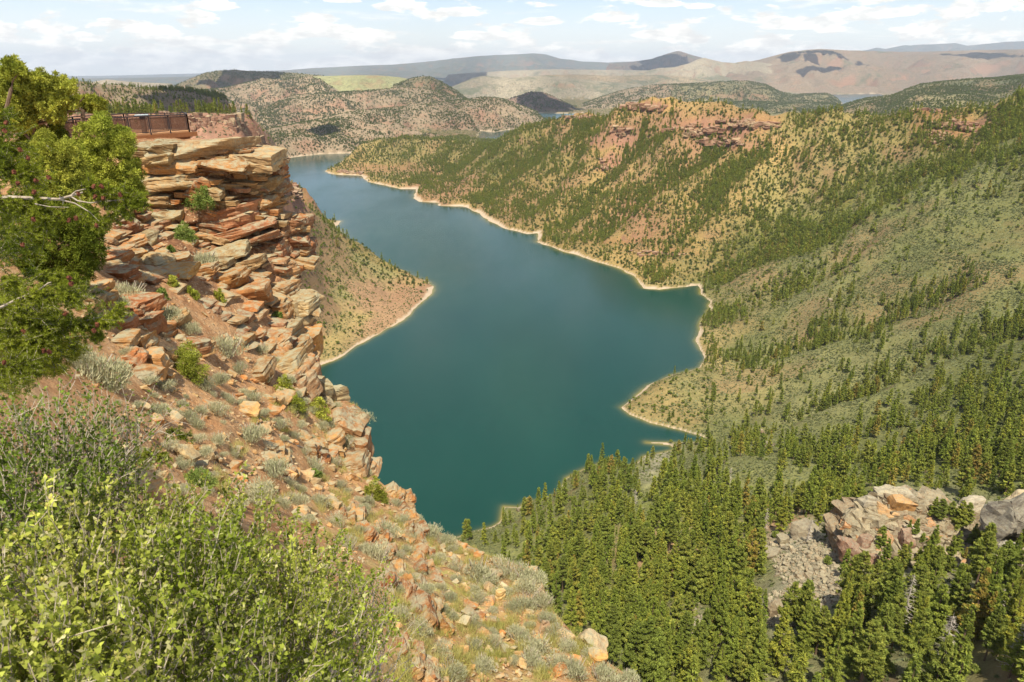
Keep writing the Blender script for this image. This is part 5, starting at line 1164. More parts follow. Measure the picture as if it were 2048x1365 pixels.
big = [ # hand-set slabs of the cap and the nose: u, v, w, h, protrusion, roll, depth, colour
 (390,298,200,30,2.3,-.06,5.0,(.60,.52,.38)),(335,296,70,24,1.8,.05,3.0,LICH),(300,303,60,28,1.0,.1,2.5,LICH),(517,318,92,34,2.0,.0,4.5,(.58,.51,.36)),(455,326,110,18,1.6,-.03,3.0,(.62,.42,.22)),
 (350,328,110,30,1.3,.0,2.5,(.60,.40,.20)),(330,320,60,26,1.6,-.2,2.0,LICH),(520,345,84,18,.4,.0,3.0,(.36,.18,.11)),(410,345,140,16,.2,.0,2.5,(.50,.28,.13)),(505,368,120,30,.7,-.03,3.0,(.40,.33,.21)),(545,372,50,34,.8,.0,3.0,(.44,.28,.17)),
 (345,362,120,30,1.4,.02,2.5,(.56,.47,.30)),(400,372,60,34,.8,.25,2.5,(.48,.26,.14)),(430,385,40,20,1.3,.05,1.8,LICH),(300,372,46,30,1.2,.0,2.0,LICH),(318,402,74,30,1.2,.1,2.2,(.56,.45,.28)),(335,428,70,18,1.0,.0,2.0,LICH),
 (368,428,34,44,.5,.0,2.0,(.62,.40,.16)),(470,432,150,44,.7,-.28,2.6,(.50,.30,.21)),(530,405,50,26,1.0,-.2,2.2,(.54,.36,.18)),(480,462,150,20,1.0,-.26,2.4,(.48,.28,.19)),(500,480,140,16,.9,-.24,2.4,(.50,.30,.20)),(590,448,60,26,.8,-.05,2.6,(.50,.32,.22)),(590,480,64,26,.6,-.1,2.6,(.42,.24,.16)),(595,505,56,34,.5,-.1,2.6,(.44,.26,.18)),
 (450,505,96,22,1.3,-.24,2.2,LICH),(495,528,80,24,1.2,-.26,2.2,(.56,.47,.31)),(430,530,60,18,1.1,-.24,2.0,LICH),(550,500,70,40,.5,-.25,2.4,(.46,.27,.18)),(565,540,70,30,.6,-.2,2.4,(.50,.38,.25)),(460,562,84,34,1.0,-.25,2.2,(.58,.36,.16)),(500,590,90,46,.9,-.2,2.4,(.52,.32,.17)),(560,585,60,34,.5,-.1,2.2,(.50,.36,.22)),
 (565,625,60,50,.8,.0,2.4,(.52,.36,.20)),(607,622,60,62,1.3,-.02,3.0,(.54,.50,.36)),(612,604,64,26,1.6,.0,3.0,(.58,.54,.38)),(625,690,34,60,.8,.0,2.2,(.58,.36,.14)),(575,665,60,36,1.0,-.2,2.2,(.52,.47,.33)),(590,700,66,36,1.0,-.25,2.2,(.56,.42,.24)),(545,690,80,38,.9,-.25,2.2,(.50,.34,.20)),(560,735,84,30,1.1,-.3,2.2,(.52,.46,.30)),(520,745,46,34,1.1,-.1,1.8,(.56,.40,.22)),(595,768,86,60,1.1,-.32,2.4,(.50,.36,.24)),(628,750,22,50,.6,0,2.0,(.46,.26,.16)),
 # the broken step on the left
 (240,455,60,36,.6,0,2,(.40,.20,.12)),(255,490,70,24,.9,-.1,2,(.58,.36,.17)),(290,478,50,26,1.1,.1,1.6,LICH),(265,512,60,22,.9,.1,1.6,(.62,.40,.18)),(225,520,50,26,.7,0,1.5,(.56,.32,.16)),(310,525,60,30,1.0,.1,1.5,(.52,.45,.28)),(350,520,70,18,.9,-.05,1.6,(.58,.40,.22)),(240,550,60,26,.8,.05,1.4,(.52,.28,.16)),(345,545,90,24,.9,-.1,1.6,(.60,.44,.20)),(400,545,70,22,.9,-.2,1.6,(.56,.36,.18)),
 (160,607,74,50,1.2,.35,.9,(.52,.47,.32)),(185,585,60,30,.9,-.1,1.2,(.58,.38,.19)),(205,600,50,26,.9,.1,1,(.58,.44,.24)),(150,578,60,20,.9,-.5,1,(.60,.42,.22)),(275,620,70,50,.8,.1,1.4,(.48,.24,.13)),(300,655,40,60,.7,.1,1.2,(.50,.27,.15)),(245,650,50,30,.9,-.3,1.1,(.48,.24,.14)),(255,682,40,26,1.1,.1,1.0,(.58,.42,.24)),(285,690,46,36,.8,-.3,1.0,(.60,.40,.20)),(350,640,60,24,1.0,-.3,1.2,(.56,.46,.28)),(330,660,40,24,.7,0,1.,(.56,.34,.17)),
 (310,725,50,50,.9,.1,1.2,(.62,.42,.22)),(290,750,60,22,.7,.2,1.0,(.60,.40,.22)),(265,715,50,30,.6,-.1,1.0,(.50,.26,.14)),(390,690,60,26,.7,.1,1.2,(.46,.27,.16)),(412,700,36,20,.9,-.3,1.0,(.60,.44,.24)),
 (690,850,70,60,.8,.5,2.2,(.60,.42,.26)),(722,895,50,62,.6,.2,2.0,(.50,.30,.16)),(700,930,70,30,.9,-.3,1.6,(.58,.44,.28)),(735,940,50,24,.7,-.5,1.5,(.60,.46,.30)),(665,880,44,24,.8,-.3,1.2,(.56,.40,.22))]
mbs = []
for k, (u, v, w, h, pr, roll, dep, col) in enumerate(big):
    mb = MB(); block(mb, u, v, w, h, pr, 900 + k, roll=-roll * -1, depth=dep, col=col, n=12 if w > 55 else 8, cuts=8, layers=.09, rough=.07)
    mb.build('rock_slab', M_CLIFF, parent=cl)
# separate broken outcrops lower down the slope
def outcrop(name_label, items, seed, u0, v0):
    t = thing('rock_outcrop', tuple(gp(u0, v0)[0]), name_label, 'rock outcrop'); b = np.array(t.location)
    for k, (u, v, w, h, pr, roll, dep, col) in enumerate(items):
        mb = MB(); block(mb, u, v, w, h, pr, seed + k, roll=roll, yaw=.3, depth=dep, col=col, n=8, cuts=8, layers=.10, base=b, rough=.07); mb.build('rock_slab', M_CLIFF, parent=t)
O1, O2, O3 = (.62,.42,.20), (.54,.32,.16), (.64,.50,.30)
r = np.random.RandomState(77)
def band(u0, v0, u1, v1, n, w0, w1, h0, h1, spread, roll):
    o = []
    for i in range(n):
        t = (i + r.uniform(0, 1)) / n; o.append((u0 + (u1 - u0) * t + r.normal(0, spread), v0 + (v1 - v0) * t + r.normal(0, spread * .5), r.uniform(w0, w1), r.uniform(h0, h1), r.uniform(.15, .45), roll + r.normal(0, .2), r.uniform(.4, .9), [O1, O2, O3, (.46,.26,.14)][r.randint(4)]))
    return o
outcrop('crumbling orange rock rib running down the slope edge beside the lowest sagebrush', band(800, 985, 858, 1155, 34, 18, 40, 14, 30, 11, -.5), 2100, 830, 1070)
outcrop('tilted orange slabs standing on edge right of the leafy bush', band(790, 1150, 870, 1255, 26, 24, 60, 16, 34, 13, -.7), 2200, 830, 1200)
outcrop('brown broken blocks capping the slope between sagebrush and the leafy bush', band(700, 1020, 790, 1120, 16, 20, 44, 14, 26, 14, -.3), 2300, 745, 1070)
outcrop('low cracked rock ledge at the bottom edge of the slope', band(800, 1290, 870, 1365, 14, 24, 60, 16, 34, 12, -.5), 2400, 830, 1330)
outcrop('small red block pile on the slope below the big boulders', band(610, 880, 660, 925, 12, 16, 34, 12, 24, 8, .3), 2500, 635, 900)
outcrop('cluster of pale slabs stuck in the dirt above the leafy bush', band(520, 890, 590, 960, 12, 20, 44, 12, 22, 12, .2), 2600, 555, 920)

# ------------------------------------------------------------------ loose rocks
def rockobj(name, u, v, w, h, seed, lab, grp=None, cat='rock', col=None, lift=.3, n=6, mat=None, cuts=9, tilt=.25):
    p, Y = gp(u, v + h * .35); m = mpp(v, Y); mb = MB(); rr_ = np.random.RandomState(seed)
    V, F = rock((w * m, w * m * rr_.uniform(.6, .9), h * m), n, seed, cuts=cuts, layers=.05 if w > 20 else 0, rough=.06)
    V = rot_xyz(V, rr_.normal(0, tilt), rr_.normal(0, tilt) + .25, rr_.uniform(-.6, .6))
    mb.add(V, F, 0, np.array(col if col is not None else PALT[seed % 7]) * np.array((.74, .63, .48)) * rr_.uniform(.80, 1.12))
    o = mb.build(name, mat or M_CLIFF); o.location = p + np.array((0, 0, h * m * lift)); return tag(o, lab, cat, grp)
for k, (u, v, w, h, lab) in enumerate([(646,776,34,46,'tall rounded lichen-grey boulder on the cliff edge, the one nearest the cliff'),(678,786,40,42,'squarish lichen-grey boulder on the cliff edge, the one nearest the lake'),(655,806,26,20,'small boulder wedged under the two big boulders at the cliff edge'),(370,905,58,40,'brown lichen-spotted boulder casting a dark shadow on bare dirt'),(940,1228,32,26,'square grey-brown boulder alone on the grassy slope'),(1182,1278,56,34,'wide pale slab jutting over the forest at the slope edge'),(1195,1312,36,36,'orange block under the wide pale slab at the slope edge'),(1008,1170,16,12,'bright white stone between two sagebrushes'),(1000,1192,22,30,'leaning yellow slab beside the bright white stone'),(990,1148,30,20,'pale pink boulder against the sagebrush on the slope edge'),(275,962,90,40,'flat pale rock half hidden behind the leafy bush'),(660,1150,44,40,'dark hollow-faced rock at the top of the leafy bush'),(1090,1250,20,26,'mauve stone standing on the slope among yellow stones'),(325,955,30,24,'tan block beside the flat pale rock'),(500,820,40,28,'large tan block in the middle of the slope'),(470,1000,36,24,'red-sided rock overhanging the sagebrush')]):
    rockobj('boulder', u, v, w, h, 3100 + k, lab, None, 'boulder', n=12, col=[(.50,.47,.34),(.52,.48,.35),(.44,.38,.26),(.46,.40,.27),(.46,.40,.30),(.58,.52,.40),(.60,.42,.20),(.82,.76,.62),(.66,.52,.28),(.52,.42,.32),(.62,.46,.28),(.34,.22,.14),(.50,.38,.30),(.60,.44,.26),(.60,.42,.22),(.50,.30,.17)][k])
r = np.random.RandomState(5)
REG = [('tan angular stone lying on the bare slope under the cliff ledges', 'stones under the cliff ledges', 640, 880, 280, 640, .55),
       ('orange angular stone on the steep bare slope above the leafy bush', 'stones above the leafy bush', 870, 1060, 380, 760, .6),
       ('yellow-tan stone on the grassy lower slope beside the dense forest', 'stones on the grassy lower slope', 1075, 1362, 860, 1250, 1.0)]
cnts = [75, 80, 90]
def inb(u, v): return u < edge_u(v) - 12 and not (v > 1000 and u < np.interp(v, [1000, 1100, 1200, 1365], [560, 680, 790, 800]))
for (lab, grp, va, vb, ua, ub, f), nn in zip(REG, cnts):
    c_ = 0
    while c_ < nn:
        u, v = r.uniform(ua, ub), r.uniform(va, vb)
        if not inb(u, v): continue
        s = 10 + 18 * r.uniform() ** 2.6; rockobj('rock', u, v, s * r.uniform(.9, 1.5), s * r.uniform(.5, .85), 4000 + c_ + va, lab, grp, n=4, col=PALT[r.choice([0,1,1,2,5,6,6])] * 1.05, cuts=7); c_ += 1
mb = MB()
for k in range(5200):
    v = 560 + 800 * r.uniform() ** .8; u = r.uniform(150, 1290)
    if not inb(u, v): continue
    cl_ = vnoise(u / 50., v / 50., seed=3)
    if cl_ < -.15 and r.uniform() < .7: continue
    p, Y = gp(u, v); m = mpp(v, Y); s = (3 + 9 * r.uniform() ** 2.5) * m; V, F = rock((s * r.uniform(1, 1.7), s, s * r.uniform(.4, .8)), 2, k, cuts=6, rough=0)
    mb.add(rot_xyz(V, r.normal(0, .3), r.normal(0, .3) + .2, r.uniform(0, 6)) + p + (0, 0, s * .12), F, 0, PALT[r.choice([0,1,1,2,5,6,6])] * np.array((.80, .69, .54)) * r.uniform(.8, 1.15))
tag(mb.build('rubble', M_CLIFF), kind='stuff')
# ================================================================== NEAR PLANTS
M_SAGE = leaf_mat('sage_leaves', (.46,.44,.28), (.52,.49,.32), (.36,.36,.22), trans=.15)
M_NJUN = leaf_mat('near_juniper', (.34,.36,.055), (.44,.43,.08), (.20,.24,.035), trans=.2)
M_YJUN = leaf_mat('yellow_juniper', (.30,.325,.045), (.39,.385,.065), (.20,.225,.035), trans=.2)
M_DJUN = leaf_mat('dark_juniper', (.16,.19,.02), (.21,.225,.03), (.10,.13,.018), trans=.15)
M_GSH = leaf_mat('green_shrub', (.20,.27,.06), (.26,.31,.09), (.13,.19,.04), trans=.2)
M_LEAF = leaf_mat('broad_leaves', (.31,.36,.05), (.46,.46,.11), (.19,.24,.03), trans=.3)
M_LEAFD = leaf_mat('dark_broad_leaves', (.16,.23,.03), (.26,.31,.05), (.10,.15,.02), trans=.25)
M_NEED = leaf_mat('near_needles', (.16,.195,.018), (.30,.31,.04), (.075,.105,.012), trans=.2)
M_GRASS = leaf_mat('dry_grass', (.42,.38,.11), (.34,.36,.10), (.50,.44,.18), trans=.25)
M_TWIG = bark_mat('twigs', (.20,.15,.10), (.48,.42,.34), 20)
M_CONE = bark_mat('cone_scales', (.055,.012,.012), (.20,.07,.03), 60)

def sage_mb(seed, w=1.0, h=.6, n=1700):
    r = np.random.RandomState(seed); mb = MB(); lob = r.uniform(-.25, .25, (7, 2)) * w; ls = r.uniform(.2, .34, 7) * w
    k = r.randint(0, 7, n); d = unit(r.normal(size=(n, 3))); d[:, 2] = np.abs(d[:, 2]); q = r.uniform(.55, 1, n)[:, None]
    C = np.concatenate([lob[k], np.zeros((n, 1))], 1) + d * ls[k][:, None] * q * np.array((1, 1, h / w * 1.6)); C[:, 2] += .02
    D = unit(d * .5 + np.array((0, 0, 1)) + r.normal(0, .35, (n, 3)))
    V, F = leaf_tris(C, D, r.uniform(.04, .085, n) * w, .017 * w, r); mb.add(V, F, 0, np.repeat(r.uniform(.7, 1.25, n), 3)[:, None] * np.ones(3))
    for i in range(14):
        a = r.uniform(0, 6.28); e = np.array((math.cos(a) * .28 * w, math.sin(a) * .28 * w, h * .5)); mb.add(*tube([(0, 0, -.1), e * (.5, .5, .35), e], [.02 * w, .012 * w, .005 * w], 3), m=1)
    return mb
SAGES = [proto('sagebrush', sage_mb(k + 400), [M_SAGE, M_TWIG]) for k in range(4)]
sg_list = [(262,585,62),(228,607,44),(458,700,56),(410,522,46),(330,627,52),(188,740,90),(150,725,60),(225,770,60),(325,772,34),(305,822,44),(430,822,40),(500,868,56),(470,905,30),(545,940,60),(505,990,64),(470,1010,40),(632,930,44),(590,1000,36),(722,838,34),(700,870,22),(395,845,36),(350,830,30),(560,850,30),(440,760,36),(480,740,30),(520,700,30),(375,660,34),(300,650,28),(610,905,22),(770,1060,44),(760,1110,50),(640,1000,40),(700,1090,38),(610,1040,30),(820,1080,30),(860,1065,44),(890,1085,34),(845,1180,36),(870,1150,26),(960,1145,70),(1010,1140,52),(1050,1150,56),(1060,1180,50),(1085,1205,46),(1050,1205,44),(975,1170,44),(955,1200,34),(945,1180,26),(1090,1240,34),(1110,1265,38),(1075,1290,50),(1130,1290,40),(1030,1270,40),(1060,1320,46),(1110,1330,44),(1150,1340,60),(1200,1350,50),(1250,1362,46),(985,1290,34),(960,1330,44),(900,1340,50),(880,1300,40),(830,1260,44),(800,1230,40),(850,1350,40),(735,1100,34),(960,1260,22),(1180,1310,36),(880,1215,30),(800,1110,24),(670,1040,36),(530,760,24),(545,720,22),(600,850,26)]
r = np.random.RandomState(8); c_ = 0
while c_ < 120:
    v = r.uniform(690, 1350); u = r.uniform(220, 1250)
    if inb(u, v) and all((u - a[0]) ** 2 + (v - a[1]) ** 2 > (a[2] * .6) ** 2 for a in sg_list): sg_list.append((u, v, r.uniform(14, 34))); c_ += 1
def sage_place(u, v):
    if v < 760: return 'grey-green sagebrush growing among the ledges of the cliff foot', 'sagebrushes at the cliff foot'
    if v < 1045: return 'grey-green sagebrush on the bare orange slope above the leafy bush', 'sagebrushes on the bare slope'
    if u > 1030: return 'pale sagebrush along the outer edge of the slope above the dense forest', 'sagebrushes on the slope edge'
    return 'grey-green sagebrush in the grass and stones of the lower slope', 'sagebrushes on the lower slope'
for k, (u, v, w) in enumerate(sg_list):
    p, Y = gp(u, v + w * .22); m = mpp(v, Y); q = SAGES[k % 4].copy(); COL.objects.link(q); q.name = 'sagebrush'
    s = w * m * 1.6; q.location = p; q.scale = (s, s, s * r.uniform(1.0, 1.35)); q.rotation_euler = (r.normal(0, .1), .12, r.uniform(0, 6.28)); lab, grp = sage_place(u, v); tag(q, lab, 'sagebrush', grp)

def foliage(ells, Y, depth, nclump, per, clump, leaf, seed, base=None, up=.5, wl=.5, shell=.55, mb=None):
    """clumps of small leaves on lobes seen at (u,v,ru,rv[,dY]); world units from depth Y"""
    r = np.random.RandomState(seed); mb = mb or MB(); A_ = np.array([e[2] * e[3] for e in ells], float); pr = A_ / A_.sum()
    for i in range(nclump):
        e = ells[r.choice(len(ells), p=pr)]; d = unit(r.normal(size=3)); q = r.uniform(shell, 1.0)
        u = e[0] + d[0] * e[2] * q; v = e[1] - d[2] * e[3] * q; y = Y + (e[4] if len(e) > 4 else 0) + d[1] * depth * q
        c0 = P(u, v, y) - base; n = per; dd = unit(r.normal(size=(n, 3)) + d * .7 + (0, 0, up)); C = c0 + dd * clump * r.uniform(.25, 1, n)[:, None]
        V, F = leaf_tris(C, unit(dd + r.normal(0, .45, (n, 3))), r.uniform(.6, 1.25, n) * leaf, leaf * wl, r)
        mb.add(V, F, 0, np.repeat(r.uniform(.75, 1.2, n) * r.uniform(.6, 1.35), 3)[:, None] * np.ones(3))  # random brightness per clump paints in the dark gaps of the foliage
    return mb
def pxtube(mb, pts, Y, rad, base, sides=5):
    q = [P(u, v, Y + (dy[0] if dy else 0)) - base for u, v, *dy in pts]; rr_ = np.linspace(rad, rad * .35, len(q)); V, F = tube(q, rr_, sides); mb.add(V, F); return mb
def near_tree(name, label, cat, trunk, limbs, ells, Y, depth, nclump, per, clump, leaf, seed, mat, shell=.55, trad=.14, wl=.5):
    b = P(trunk[0][0], trunk[0][1], Y); t = thing(name, tuple(b), label, cat)
    foliage(ells, Y, depth, nclump, per, clump, leaf, seed, base=b, shell=shell, wl=wl).build('crown', mat, parent=t)
    mb = MB(); pxtube(mb, trunk, Y, trad, b, 7)
    for L_ in limbs: pxtube(mb, L_, Y, trad * .45, b, 5)
    mb.build('trunk', M_BARK, parent=t); return t
near_tree('pine_tree', 'big yellow-green pinyon pine with spreading crown behind the railed deck', 'tree', [(60,330),(62,290),(70,250),(85,215),(100,185)], [[(70,250),(110,240),(150,215),(168,195)],[(85,215),(60,190),(40,165)],[(62,280),(30,250),(10,230)],[(70,240),(120,225),(170,222)],[(168,235),(166,222),(150,210),(140,200)]],
    [(60,180,55,30),(20,215,45,35),(100,175,45,26),(135,175,18,18),(85,215,60,30),(40,245,50,22),(120,205,35,20),(30,150,26,24),(28,130,16,14),(40,140,14,10),(10,150,14,10),(110,235,26,12),(5,190,30,30),(60,160,40,14)], 39, 1.6, 1700, 34, .17, .15, 1, M_YJUN, shell=.35, trad=.2)
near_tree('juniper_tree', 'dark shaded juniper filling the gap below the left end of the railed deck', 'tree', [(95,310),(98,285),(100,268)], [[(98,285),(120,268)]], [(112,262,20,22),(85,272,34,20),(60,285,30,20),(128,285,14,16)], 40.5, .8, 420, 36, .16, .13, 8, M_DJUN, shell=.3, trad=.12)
near_tree('pine_tree', 'small flat-topped yellow-green pine with a dark bent trunk at the deck corner', 'tree', [(166,250),(165,232),(168,222),(160,212),(150,206)], [[(168,222),(185,212),(200,208)],[(160,212),(145,207)]], [(190,210,24,14),(155,204,14,10),(182,200,16,8),(200,218,10,8)], 42, .7, 240, 34, .16, .14, 2, M_YJUN, shell=.3, trad=.13)
near_tree('pine_tree', 'thin wispy dead-topped pine poking above the big pinyon pine', 'tree', [(88,175),(86,160),(84,145),(82,139)], [[(86,160),(90,148)],[(85,152),(78,143)]], [(82,142,9,5),(88,150,4,5),(76,143,4,3)], 44, .3, 34, 14, .12, .12, 3, M_YJUN, shell=.2, trad=.05)
near_tree('pine_tree', 'sparse crooked pine branch top rising highest at the left edge of the picture', 'tree', [(10,230),(22,180),(26,160),(22,140),(12,125)], [[(26,160),(40,145)],[(22,140),(34,132)]], [(16,124,10,6),(32,136,14,6),(24,150,14,8),(38,146,10,5),(8,140,8,6),(20,132,8,8)], 37, .4, 150, 30, .15, .13, 4, M_YJUN, shell=.2, trad=.1)
near_tree('juniper_tree', 'bushy bright green juniper standing in front of the railed deck', 'tree', [(215,420),(212,380),(208,330),(205,280)], [[(208,350),(240,330)],[(210,370),(170,350)]], [(205,246,24,20),(192,275,44,34),(240,285,32,30),(180,320,40,40),(225,325,50,42),(262,350,26,30),(200,370,60,34),(250,385,38,22),(160,355,30,30),(278,385,14,14)], 27, 1.1, 1250, 46, .15, .085, 5, M_NJUN)
near_tree('juniper_tree', 'yellowish green juniper between the near conifer and the bushy bright juniper', 'tree', [(100,430),(105,390),(110,350),(95,300)], [[(105,390),(140,360)]], [(90,282,20,20),(110,310,40,26),(70,310,30,24),(90,350,60,34),(140,345,36,36),(110,385,60,26),(150,395,40,22),(50,340,30,26),(135,300,22,20)], 24, 1.0, 1100, 44, .13, .08, 6, M_YJUN)
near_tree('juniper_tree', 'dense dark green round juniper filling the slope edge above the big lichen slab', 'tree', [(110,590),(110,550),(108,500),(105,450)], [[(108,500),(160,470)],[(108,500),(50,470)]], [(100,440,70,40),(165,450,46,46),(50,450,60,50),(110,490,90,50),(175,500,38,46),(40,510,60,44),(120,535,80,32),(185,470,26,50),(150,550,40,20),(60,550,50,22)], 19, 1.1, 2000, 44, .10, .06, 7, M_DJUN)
for k, (u, v, w, h, mat, lab) in enumerate([(402,400,66,50,M_GSH,'bright green loose shrub rooted in the middle of the cliff face'),(366,472,54,54,M_GSH,'pale green wispy shrub on a ledge under the loose cliff shrub'),(345,570,32,40,M_NJUN,'small pointed green juniper on the ledge, left of its round neighbour'),(381,590,36,36,M_NJUN,'small round green juniper beside the pointed one on the ledge'),(322,592,30,30,M_GSH,'low green shrub left of the pointed small juniper'),(437,598,34,42,M_YJUN,'yellow-green upright juniper sprout under the tilted slabs'),(372,735,86,100,M_NJUN,'large dark-based green juniper shrub in the middle of the broken slope'),(566,782,50,62,M_YJUN,'bright yellow-green juniper bush at the foot of the tilted slabs'),(590,812,50,40,M_YJUN,'low yellow-green juniper bush joining the brighter one at the slab foot'),(636,826,52,66,M_NJUN,'dense grey-green juniper bush at the cliff edge below the two boulders'),(748,988,54,66,M_YJUN,'round yellow-green juniper bush alone at the edge over the lake'),(556,632,26,18,M_GSH,'tiny green shrub beside the big cracked block'),(630,948,30,20,M_GSH,'small green shrub under the sagebrush on the bare slope'),(545,935,30,24,M_GSH,'dark green shrub tucked behind sagebrush on the bare slope'),(395,962,80,50,M_GSH,'soft green shrub just behind the leafy bush'),(715,1160,30,50,M_NJUN,'green juniper sprig at the right end of the leafy bush'),(340,500,22,18,M_GSH,'small dry green tuft in the cliff crack'),(300,400,18,14,M_GSH,'tiny shrub in the shade under the cap slabs')]):
    p, Y = gp(u, v); m = mpp(v, Y); o_ = P(u, v + h * .4, Y)
    e_ = [(u, v, w * .36, h * .36), (u - w * .2, v + h * .15, w * .3, h * .28), (u + w * .22, v + h * .12, w * .28, h * .28), (u + w * .03, v - h * .25, w * .2, h * .24)]
    rad = w * m * .10; lf = max(.028, 3.2 * m); t = foliage(e_, Y - w * m * .35, w * m * .35, int(30 + w * h / 26), 34, rad, lf, 500 + k, base=o_).build('green_shrub', mat); t.location = o_; tag(t, lab, 'shrub')
# grass
def tuft(seed, n=60):
    r = np.random.RandomState(seed); mb = MB(); C = np.concatenate([r.normal(0, .07, (n, 2)), np.zeros((n, 1))], 1); D = unit(r.normal(0, .35, (n, 3)) + (0, 0, 1))
    V, F = leaf_tris(C, D, r.uniform(.12, .30, n), .010, r); mb.add(V, F, 0, np.repeat(r.uniform(.7, 1.3, n), 3)[:, None] * np.ones(3)); return mb
TUFTS = [proto('tuft', tuft(k), [M_GRASS]) for k in range(3)]
gpts, gs = [], []
for k in range(5200):
    v = r.uniform(800, 1362); u = r.uniform(430, 1270)
    if not inb(u, v) or vnoise(u / 40., v / 30., seed=12) + (.25 if u > 780 and v > 1060 else -.25) < 0: continue
    gpts.append(gp(u, v)[0]); gs.append(r.uniform(.5, 1.2))
forest('dry_grass', np.array(gpts), np.array(gs), TUFTS, 9)

near_tree('fir_tree', 'low green conifer boughs spreading at the left edge above the twiggy bush', 'tree', [(-60,780),(-20,740),(20,700),(60,670)], [[(20,700),(90,690),(140,700)],[(-20,740),(30,620),(60,600)]], [(35,612,60,30),(60,690,72,34),(135,700,44,20),(15,750,50,34),(110,645,50,18),(20,660,60,40),(90,735,50,20)], 7.9, .5, 1100, 46, .055, .036, 12, M_NEED, shell=.3, trad=.03, wl=.22)
# ------------------------------------------------------------------ the near conifer with red cones
nc_b = P(-160, 700, 7.0); NC = thing('fir_tree', tuple(nc_b), 'near conifer with bare silver twigs and dark red cones reaching in from the left', 'tree')
r = np.random.RandomState(21); nm_ = MB(); wd_ = MB()
def twig(p0, d, L, nl=.032, dens=170):
    n = int(L * dens * 2.2) + 6; t = r.uniform(0, 1, n); pe = r.normal(size=(n, 3)); pe -= (pe @ d)[:, None] * d; pe = unit(pe) + (0, 0, .35)
    C = p0 + d * (t * L)[:, None]; D = unit(pe + d * .7); V, F = leaf_tris(C, D, r.uniform(.75, 1.15, n) * nl, .0062, r)
    nm_.add(V, F, 0, np.repeat((.75 + .5 * t) * r.uniform(.8, 1.2, n), 3)[:, None] * np.ones(3)); wd_.add(*tube([p0, p0 + d * L * .95], [.0028, .0012], 3))
def spray(pts, Y, n, Lpx, dirpx, spread=.6, fromt=.0):
    P3 = [P(u, v, Y + dy) for u, v, dy in pts]; wdir = np.array([[b - a for a, b in zip(P3[i], P3[i + 1])] for i in range(len(P3) - 1)])
    for k in range(int(n * 2.4)):
        t = r.uniform(fromt, 1) * (len(P3) - 1); i = min(int(t), len(P3) - 2); p0 = P3[i] + (t - i) * wdir[i]; d = unit(unit(wdir[i]) * .8 + r.normal(0, spread, 3) + np.array(dirpx))
        L = r.uniform(.5, 1.2) * Lpx * .0052 * Y / 7; twig(p0 - nc_b, d, L)
        for q in range(r.randint(1, 4)):
            a = p0 + d * L * r.uniform(.2, .8); twig(a - nc_b, unit(d + r.normal(0, .6, 3)), L * r.uniform(.35, .6))
def limb(pts, Y, rad):
    q = [P(u, v, Y + dy) - nc_b for u, v, dy in pts]; wd_.add(*tube(q, np.linspace(rad, rad * .3, len(q)), 5)); return pts
limb([(-160,420,0),(-60,400,0),(20,395,0),(75,397,0),(118,399,0),(145,391,0),(165,385,.1)], 7, .028); limb([(118,399,0),(150,407,0),(180,425,0),(200,445,0)], 7, .009); limb([(140,392,0),(155,402,0),(180,406,0),(222,402,0),(260,398,0)], 7, .010); limb([(145,390,0),(152,383,0),(172,378,0)], 7, .012); limb([(70,408,0),(100,414,0),(138,415,0)], 6.9, .006)
limb([(-160,640,0),(-40,632,0),(30,635,0),(60,641,0),(100,648,0),(140,648,0),(180,640,0),(228,628,.1)], 6.4, .022); limb([(96,646,0),(85,652,0),(84,668,0),(90,675,0)], 6.4, .009); limb([(-60,640,0),(8,612,0),(40,596,0),(75,582,0),(98,566,0),(115,562,0)], 6.2, .014); limb([(48,594,0),(60,610,0),(80,626,0)], 6.2, .005); limb([(64,586,0),(78,600,0),(95,607,0)], 6.2, .005); limb([(14,636,0),(12,655,0),(6,675,0)], 6.4, .006)
for a in range(16):
    x = r.uniform(70, 250); y = np.interp(x, [70, 150, 250], [398, 392, 398]) + r.normal(0, 3); limb([(x, y, 0), (x + r.normal(2, 3), y + r.uniform(8, 18), 0)], 7, .003)
    x = r.uniform(40, 200); y = np.interp(x, [40, 100, 200], [638, 648, 636]); limb([(x, y, 0), (x + r.normal(0, 3), y + r.uniform(8, 16), 0)], 6.4, .003)
spray([(-120,260,0),(-20,280,.1),(25,300,.2)], 7.4, 40, 45, (.2,0,-.2)); spray([(-120,330,0),(0,330,0),(50,345,0)], 7.2, 70, 42, (.2,0,-.1)); spray([(-120,400,0),(20,400,0),(75,420,0)], 7, 80, 40, (.2,0,-.3)); spray([(-100,220,0),(5,240,0)], 7.6, 26, 34, (.1,0,.1))
spray([(160,372,0),(200,378,0),(240,388,0),(268,400,0)], 7, 60, 26, (.3,0,.15)); spray([(190,400,0),(230,410,0),(275,405,0)], 7, 36, 24, (.3,0,-.3)); spray([(200,440,0),(225,430,0),(250,425,0)], 7, 14, 20, (.1,0,-.4)); spray([(150,430,0),(180,440,0),(200,450,0)], 7, 16, 24, (.2,0,-.3)); spray([(60,385,0),(100,420,0),(90,450,0)], 7, 26, 26, (.1,0,-.3))
